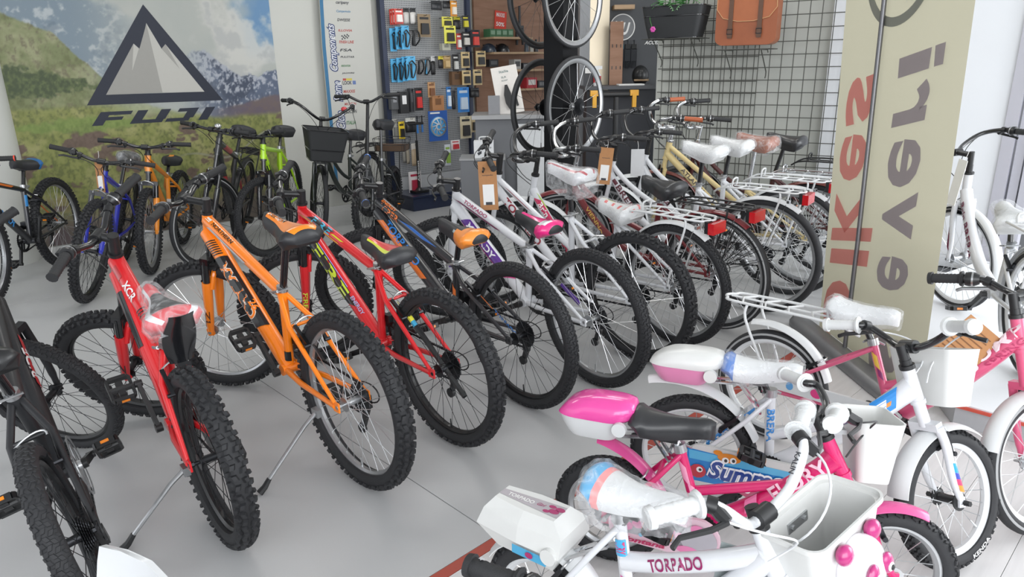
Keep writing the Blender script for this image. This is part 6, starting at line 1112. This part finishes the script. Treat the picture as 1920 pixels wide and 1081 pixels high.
# ---------------------------------------------------------------- baskets, cases and chain guards on the small bikes
def fbasket(b, fwd, left, zt, w, d, h, mat, taper=.78, lip=True, name='front_basket', pitch=0.):
    """open tapered basket: w across, d along, in the steered frame"""
    C = np.array((b['HT'][0]+fwd, left, zt)); M = b['SM'] @ Matrix.Translation(C) @ Matrix.Rotation(pitch, 4, 'Y')
    Q = MB(); rings = [(d/2*taper, w/2*taper, -h, 0, 0), (d/2*(taper+(1-taper)*.5), w/2*(taper+(1-taper)*.5), -h*.5, 0, 0), (d/2, w/2, -.012, 0, 0)]
    if lip: rings += [(d/2+.008, w/2+.008, -.010, 0, 0), (d/2+.008, w/2+.008, 0, 0, 0)]
    else: rings += [(d/2+.002, w/2+.002, 0, 0, 0)]
    shell(Q, rings, .0045, .42); o = ob(name, Q, [mat], b['root'], M, ang=50)
    Q = MB(); Q.box((-d/2+.009, 0, -.05), (.004, .07, .022)); Q.cyl((-d/2+.008, -.022, -.05), (-d/2+.016, -.022, -.05), .006, None, 8); Q.cyl((-d/2+.008, .022, -.05), (-d/2+.016, .022, -.05), .006, None, 8); ob('bracket_plate', Q, [ALU], o)
    Q = MB(); Q.box((-d/2-.02, 0, -.05), (.03, .03, .012)); ob('bracket', Q, [ALU], o); return o, M
BK = mk('basket_white', '#d3d4d2', .35, 0, .2, .02)
o, M = fbasket(BIKE['K1'], .06, .115, .575, .245, .125, .17, BK, pitch=-.14)
MAG = mk('panda_magenta', '#b02a72', .3, 0, .5); EYW = mk('eye_white', '#f2f2f2', .3)
Q = MB(); Q.ball((.074, 0, -.092), .044, .060, .062, 20, 14); ob('panda_head', Q, [mk('panda_white', '#eeeaf0', .25, 0, .5, .02)], o, ang=80)
for s in (-1, 1):
    Q = MB(); Q.ball((.074, s*.052, -.040), .015, .021, .021, 12, 8); ob('panda_ear', Q, [MAG], o)
    Q = MB(); Q.ball((.113, s*.027, -.083), .010, .018, .024, 12, 8, M=Matrix.Rotation(s*.3, 4, 'X')); ob('eye_patch', Q, [MAG], o); Q = MB(); Q.ball((.1220, s*.024, -.086), .004, .0095, .0095, 10, 6); ob('eye', Q, [EYW], o); Q = MB(); Q.ball((.1255, s*.0235, -.086), .003, .006, .006, 10, 6); ob('pupil', Q, [BLK], o)
Q = MB(); Q.ball((.1205, 0, -.108), .004, .007, .005, 8, 6); Q.tube(bez([(.118, -.012, -.122), (.120, 0, -.132), (.118, .012, -.122)], 6), .002, 5); ob('panda_nose', Q, [MAG], o)
fbasket(BIKE['K2'], .125, .06, .565, .17, .115, .165, BK, .72, False)
fbasket(BIKE['K3'], .145, .03, .645, .215, .13, .165, BK, .78, False)
def rcase(b, s0, s1, z0, z1, w, lidm, boxm, style, strut, tilt=0.):
    P = b['root']; L = s1-s0; c = (s0+s1)/2; h = z1-z0; M = Matrix.Translation((c, 0, z0)) @ Matrix.Rotation(tilt, 4, 'Y')
    if style == 'round':
        zs = h*.52; body = [[(-.01+x*L/2*t, y*w/2*t, z) for x, y in rrect(1, 1, 5, .55)] for z, t in ((0, .62), (.01, .70), (zs*.6, .84), (zs, .93))]; o = ob('rear_case', MB().loft(body), [boxm], P, M, ang=50)
        lid = [[(-.01+x*L/2*t+(k*.012), y*w/2*t, z) for x, y in rrect(1, 1, 5, .6)] for k, (z, t) in enumerate(((zs, .97), (zs+.012, 1.0), (zs+h*.26, .93), (zs+h*.40, .76), (h, .45)))]; ob('case_lid', MB().loft(lid), [lidm], o, ang=60)
    else:
        o = ob('rear_case', MB().loft([[(x, y, z) for x, y in q] for z, q in ((0, [(-L*.28, -w*.3), (L*.36, -w*.36), (L*.36, w*.36), (-L*.28, w*.3)]), (h*.42, [(-L*.5, -w*.40), (L*.46, -w*.5), (L*.46, w*.5), (-L*.5, w*.40)]))]), [boxm], P, M, smooth=False)
        ob('case_lid', MB().loft([[(x, y, z) for x, y in q] for z, q in ((h*.42, [(-L*.5, -w*.40), (0, -w*.5), (L*.46, -w*.5), (L*.46, w*.5), (0, w*.5), (-L*.5, w*.40)]), (h*.78, [(-L*.44, -w*.33), (0, -w*.45), (L*.46, -w*.42), (L*.46, w*.42), (0, w*.45), (-L*.44, w*.33)]), (h, [(-L*.36, -w*.2), (0, -w*.28), (L*.32, -w*.26), (L*.32, w*.26), (0, w*.28), (-L*.36, w*.2)]))]), [lidm], o, smooth=False)
    for s in (-1, 1): ob('case_knob', MB().cyl((L*.36, s*w*.44, h*.42), (L*.36, s*w*.54, h*.42), .021, .020, 20), [lidm if style != 'round' or lidm is BK else WHP], o)
    Q = MB()
    for s in (-1, 1): Q.bar((s1-.03, s*.02, z0+.012), (strut[0], s*.018, strut[1]+.0), .012, .006, up=(0, 0, 1)); Q.bar((strut[0], s*.018, strut[1]), (strut[2], s*.018, strut[3]), .013, .006, up=(1, 0, 0))
    ob('case_bracket', Q, [CHROME], P); return o, M
PKL = mk('case_pink', '#e0489c', .22, 0, .6, .03); PKS = mk('case_soft_pink', '#d886ae', .3, 0, .4, .03)
rcase(BIKE['K2'], -.15, .062, .41, .535, .135, PKL, WHP, 'round', (.12, .435, .172, .365))
rcase(BIKE['K3'], -.145, .075, .462, .572, .135, BK, PKS, 'round', (.13, .478, .20, .39))
o, M = rcase(BIKE['K1'], -.165, .09, .305, .425, .15, BK, BK, 'angular', (.13, .37, .175, .40))
Q = MB(); L = .255; Q.add([(-L*.36, -.012, .1208), (L*.32, -.026, .1208), (L*.32, .026, .1208), (-L*.36, .012, .1208)], [(0, 1, 2, 3)], 0)
put_text(Q, 'TORPADO', (-L*.28, -.008, .1214), (1, 0, 0), (0, 1, 0), .075, .014, .03, 0, 1); put_text(Q, 'Girl', (.012, -.004, .1214), (1, 0, 0), (0, 1, 0), .022, .012, .01, .4, 2)
for (cx, cy, r) in ((.05, .010, .010), (.062, -.006, .014), (.072, .008, .013), (.045, -.014, .009)): Q.add([(x, y, .1212) for x, y in ell(cx, cy, r, r*.7, 10)], [tuple(range(10))], 2)
ob('lid_print', Q, [mk('print_grey', '#a9a3a8', .5), PAPER, mk('print_plum', '#a02a62', .5)], o, smooth=False)
Q = MB(); Q.add([(-.01, -.0745, .022), (.085, -.0775, .022), (.10, -.0775, .045), (-.01, -.0752, .045)], [(0, 1, 2, 3)], 0); Q.add([(x, -.0785, z) for x, z in ell(.04, .034, .011, .008, 10)], [tuple(range(10))], 1); ob('side_print', Q, [mk('print_sky', '#4aa0c8', .5), mk('print_plum', '#a02a62', .5)], o, smooth=False)
def guard(b, s0, s1, zc0, zc1, hh0, hh1, base, prints, texts, y=-.066):
    """flat chain guard: rounded bar outline from (s0,zc0) to (s1,zc1) on the right side"""
    n = 10; a0 = V3((s0, 0, zc0)); a1 = V3((s1, 0, zc1)); d = norm(a1-a0); up_ = V3((-d[2], 0, d[0])); out = []
    for i in range(n+1): t = -PI/2+PI*i/n; out.append(a1+d*hh1*math.cos(t)+up_*hh1*math.sin(t))
    for i in range(n+1): t = PI/2+PI*i/n; out.append(a0+d*hh0*math.cos(t)*.7+up_*hh0*math.sin(t))
    m = len(out); Q = MB(); Q.add([tuple(p+V3((0, y-.006, 0))) for p in out]+[tuple(p+V3((0, y+.006, 0))) for p in out], [tuple(range(m)), tuple(range(m, 2*m))[::-1]]+[(i, (i+1) % m, m+(i+1) % m, m+i) for i in range(m)])
    o = ob('chain_guard', Q, [base], b['root'], ang=30); F = lambda u, v: tuple(a0+d*u+up_*v+V3((0, y-.0068, 0)))
    mats = []; Q = MB()
    for col, pts in prints:
        mt = paint(col, .35)
        if mt not in mats: mats.append(mt)
        Q.add([tuple(V3(F(*p))+V3((0, -.0002*len(Q.f), 0))) for p in pts], [tuple(range(len(pts)))], mats.index(mt))
    for col, txt, u, v, w, h, bo, sh in texts:
        mt = paint(col, .35)
        if mt not in mats: mats.append(mt)
        yy = -.0003*(len(prints)+1)-(.0006 if bo < .05 else 0); vv, ff = text_fit(txt, w, h, bo, sh); Q.add([tuple(V3(F(u+q[0], v+q[1]))+V3((0, yy, 0))) for q in vv], ff, mats.index(mt))
    ob('guard_print', Q, mats, o, smooth=False); return o
L = .30
guard(BIKE['K3'], .03, .40, .205, .195, .072, .06, BK,
  [('#1f7fc8', [(-.03, -.055), (.41, -.048), (.42, .03), (-.04, .055)]), ('#5ab4e0', [(-.03, .02), (.42, .018), (.42, .035), (-.035, .05)])]+[('#2a5ab0', [(.02+.05*k, -.01+.012*(k % 3)), (.06+.05*k, -.008+.012*(k % 3)), (.055+.05*k, -.004+.012*(k % 3))]) for k in range(7)]
  +[('#e08a28', ell(.09, .045, .036, .016, 14)), ('#e08a28', ell(.055, .058, .014, .009, 10)), ('#e08a28', ell(.125, .058, .014, .009, 10)), ('#f4f4f4', ell(.08, .036, .011, .011, 12)), ('#2a2a2a', ell(.081, .036, .005, .006, 10)), ('#f4f4f4', ell(.103, .040, .010, .011, 12)), ('#2a2a2a', ell(.104, .040, .005, .006, 10)),
    ('#c03040', ell(.0, -.018, .026, .024, 12)), ('#f4f4f4', ell(.005, -.012, .010, .010, 12)), ('#2a2a2a', ell(.007, -.012, .005, .005, 10)), ('#b8466a', ell(.17, -.045, .05, .03, 16)), ('#f4f4f4', ell(.155, -.05, .010, .010, 12)), ('#2a2a2a', ell(.156, -.05, .005, .005, 10))],
  [('#f4f6fa', 'Summer', .028, -.036, .27, .072, .085, .25), ('#23408c', 'Summer', .032, -.032, .262, .062, .03, .25)])
guard(BIKE['K2'], .05, .265, .175, .178, .05, .062, mk('guard_pink', '#e6c4d2', .35, 0, .2),
  [('#9c98a0', [(-.02, -.022), (.21, -.028), (.24, .03), (.0, .035)])]+[('#e884b4', ell(.02+.03*k, .012*math.sin(k*1.9), .017, .014, 10)) for k in range(8)]+[('#c8285a', ell(.10, .012, .024, .017, 14)), ('#f0d4c0', ell(.103, .006, .012, .009, 12)), ('#7ac0e0', ell(.02, .025, .008, .008, 10)), ('#7ac0e0', ell(.06, -.02, .006, .006, 10)), ('#7ac0e0', ell(.235, -.042, .010, .010, 10)), ('#b4b0b8', ell(.22, .0, .05, .045, 18)), ('#e884b4', ell(.215, .034, .02, .013, 10)), ('#e884b4', ell(.19, -.035, .03, .012, 12))],
  [('#b8245a', 'fontana', .01, -.046, .12, .016, .04, .3)])
b = BIKE['K4']; Q = MB(); Q.ring([(.0, -.004), (.062, -.004), (.062, .004), (0, .004)], 36, c=(.44, -.066, .23), closed=False); o = ob('chain_guard', Q, [mk('disk_magenta', '#c02a72', .35, 0, .3)], b['root']); Q = MB(); Q.ring([(.03, -.001), (.042, -.001), (.042, .001), (.03, .001)], 30, c=(.44, -.0715, .23)); Q.ring([(.056, -.001), (.066, -.001), (.066, .001), (.056, .001)], 36, c=(.44, -.0715, .23)); ob('ring_print', Q, [WHP], o)
Q = MB(); Q.box((.18, -.066, .265), (.42, .010, .05)); o = ob('chain_cover', Q, [WHP], b['root']); Q = MB(); Q.add([(x, -.0716, z) for x, z in ell(.10, .267, .014, .016, 10)], [tuple(range(10))], 0); Q.add([(x, -.0716, z) for x, z in ell(.2, .267, .022, .018, 12)], [tuple(range(12))], 1); ob('cover_print', Q, [paint('#5a9ad0'), paint('#d83a80')], o, smooth=False)
b = BIKE['K1']; Q = MB(); Q.loft([[(.02+a_*.13, -.06+y, .18+b_*.035) for a_, b_ in rrect(1, 1, 5, .5)] for y in (-.006, .006)]); ob('chain_guard', Q, [WHP], b['root'], Matrix.Translation((.10, 0, 0)))
# black mesh basket and bell on the city bike by the mural
b = BIKE['L6']; M = b['SM'] @ Matrix.Translation((b['HT'][0]+.20, 0, .97)); Q = shell(MB(), [(.11, .13, -.25, 0, 0), (.15, .17, 0, 0, 0)], .003, .2); o = ob('front_basket', Q, [NET], b['root'], M, ang=60)
Q = MB()
for w_, d_, z_ in ((.152, .172, .002), (.125, .145, -.16), (.11, .13, -.25)): Q.tube([(x, y, z_) for x, y in rrect(w_, d_, 4, .2)], .005, 6, closed=True)
ob('rim_wire', Q, [GBLK], o)
Q = MB(); Q.ball((0, 0, 0), .028, .028, .022, 14, 8); ob('bell', Q, [mk('bell_red', '#c02830', .3, 0, .5)], b['root'], b['SM'] @ Matrix.Translation((b['C'][0]+.05, .17, b['C'][1]+.10)))
b = BIKE['L4']; Q = MB(); Q.ball((0, 0, 0), .026, .026, .02, 14, 8); ob('bell', Q, [CHROME], b['root'], b['SM'] @ Matrix.Translation((b['C'][0]+.0, .06, b['C'][1]+.03)))
b = BIKE['L7']; Q = MB()
for z in (0, .06, .12):
    Q.tube([(x, y, z) for x, y in rrect(.12+.1*z, .15+.1*z, 4, .2)], .003, 6, closed=True)
for x, y in rrect(.12, .15, 2, .2): Q.tube([(x, y, 0), (x*1.1, y*1.1, .12)], .0025, 5)
o = ob('rear_basket', Q, [GBLK], b['root'], Matrix.Translation((-.02, 0, .66))); Q = shell(MB(), [(.115, .145, 0, 0, 0), (.12, .15, .05, 0, 0)], .003, .2); ob('basket_liner', Q, [mk('liner_brown', '#5a4636', .6)], o)
Q = MB()
for s in (-1, 1): Q.tube([(-.02, s*.07, .66), (-.0, s*.065, .26)], .005, 6)
ob('basket_stay', Q, [GBLK], b['root']); Q = MB(); Q.ring([(0, -.002), (.024, -.002), (.024, .002), (0, .002)], 20, closed=False); ob('head_badge', Q, [ALU], b['root'], b['SM'] @ Matrix.Translation((b['HT'][0]+.03, 0, b['HT'][1]-.03)) @ Matrix.Rotation(PI/2, 4, 'Z'))
# upright mudguard clipped on the small red bike's seat tube
b = BIKE['A1']; secs = []
for i in range(13):
    t = i/12; a = R_(118-62*t); c = (-.10, .60); rr = .24; px_, pz = .02-.10*t+.06*t*t, .635+.20*t-.0*t; w = .034+.014*math.sin(PI*min(1, t*1.1)); x_, z_ = .06-.12*t**1.6, .61+.18*t; secs.append([(x_-.014*(1-f*f)*-1*(-1), w*f, z_) for f in (-1, -.6, -.2, .2, .6, 1)]+[(x_-.014*(1-f*f)+.003, w*f, z_+.001) for f in (1, .6, .2, -.2, -.6, -1)])
o = ob('clip_on_mudguard', MB().loft(secs), [GBLK], b['root'], ang=60); ob('mudguard_clip', MB().box((.08, 0, .62), (.05, .03, .05)), [BLK], o)
# ---------------------------------------------------------------- white shell chair in the near left corner
ch = thing('shell_chair', 'white moulded plastic chair cut off by the bottom left edge', 'chair', (-.665, .645, 0), (0, 0, R_(-140)))
CW = mk('chair_white', '#d6d8da', .3, 0, .3, .02); secs = []
for i in range(15):
    t = i/14
    if t < .5: q = t/.5; x, z, w = .21-.36*q, .44-.02*math.sin(PI*q)+.0*q, .20+.02*math.sin(PI*q)
    else: q = (t-.5)/.5; x, z, w = -.15-.085*q-.02*math.sin(PI*q), .44+.33*q, .215*(1-.0*q)*math.sqrt(max(.02, 1-.55*max(0, (q-.45)/.55)**2.2))
    nx = (1 if t >= .5 else 0); sec = []
    for f in (-1, -.75, -.4, 0, .4, .75, 1): sec.append((x+(.05*f*f if nx else 0), w*f, z+(0 if nx else .035*f*f)))
    for f in (1, .75, .4, 0, -.4, -.75, -1): sec.append((x+(.05*f*f if nx else 0)-(.009 if nx else 0), w*f*.985, z+(0 if nx else .035*f*f-.009)))
    secs.append(sec)
ob('seat_shell', MB().loft(secs), [CW], ch, ang=60)
for sx_ in (-1, 1):
    for sy in (-1, 1): Q = MB(); Q.cyl((sx_*.10, sy*.11, .425), (sx_*.2, sy*.2, .0), .016, .011, 12); ob('leg', Q, [woodmat('beech', '#c9a878', '#d8ba8c', 0, .5)], ch)
Q = MB(); Q.bar((-.1, -.11, .41), (.1, .11, .41), .03, .02, up=(0, 0, 1)); Q.bar((-.1, .11, .41), (.1, -.11, .41), .03, .02, up=(0, 0, 1)); ob('seat_frame', Q, [BLK], ch)

# tyre and handlebar lettering on the small bikes, coat guard on the dark red city bike
b = BIKE['K3']; v, f = text_fit('KENDA', .085, .013, .03); cR = b['R']-.004-.023; Q = MB()
Q.add([((cR-.004+q[1])*math.cos(.7-.95+(.0425-q[0])*-1/cR), -.0245, (cR-.004+q[1])*math.sin(.7-.95+(.0425-q[0])*-1/cR)) for q in ((x, .013-y) for x, y in v)], f); ob('lettering', Q, [mk('tyre_print', '#c4c4c4', .6)], b['fwheel'], smooth=False)
b = BIKE['K1']
for s, txt in ((1, 'KALIN'), (-1, 'KALIN')):
    a0, a1 = b['along'](.155, s), b['along'](.215, s); a, c = (a0, a1) if (a1-a0)[0] > 0 else (a1, a0); d = norm(c-a); nn = V3((-.25, -.75, .62)); nn = norm(nn-d*(nn @ d)); up_ = np.cross(nn, d)
    Q = MB(); v, f = text_fit(txt, .045, .012, .02); Q.add([a+d*q[0]+up_*(q[1]-.006)+nn*.0135 for q in v], f); ob('lettering', Q, [INK], b['bar'], b['SM'].inverted() @ b['SM'], smooth=False)
b = BIKE['A8']; 
for s in (-1, 1):
    Q = MB(); cx, cz = b['RA']
    for k in range(12): a = R_(40+10*k); Q.tube([(cx+.07*math.cos(a), s*.055, cz+.07*math.sin(a)), (cx+.325*math.cos(a+.12), s*.034, cz+.325*math.sin(a+.12))], .0016, 4); Q.tube([(cx+.07*math.cos(a), s*.055, cz+.07*math.sin(a)), (cx+.325*math.cos(a-.12), s*.034, cz+.325*math.sin(a-.12))], .0016, 4)
    for r in (.10, .14, .18, .22, .26, .30): Q.tube([(cx+r*math.cos(R_(40+10*k)), s*(.055-.08*(r-.07)), cz+r*math.sin(R_(40+10*k))) for k in range(12)], .0016, 4)
    tag(ob('coat_guard', Q, [BLK], b['root'], smooth=False), kind='stuff')
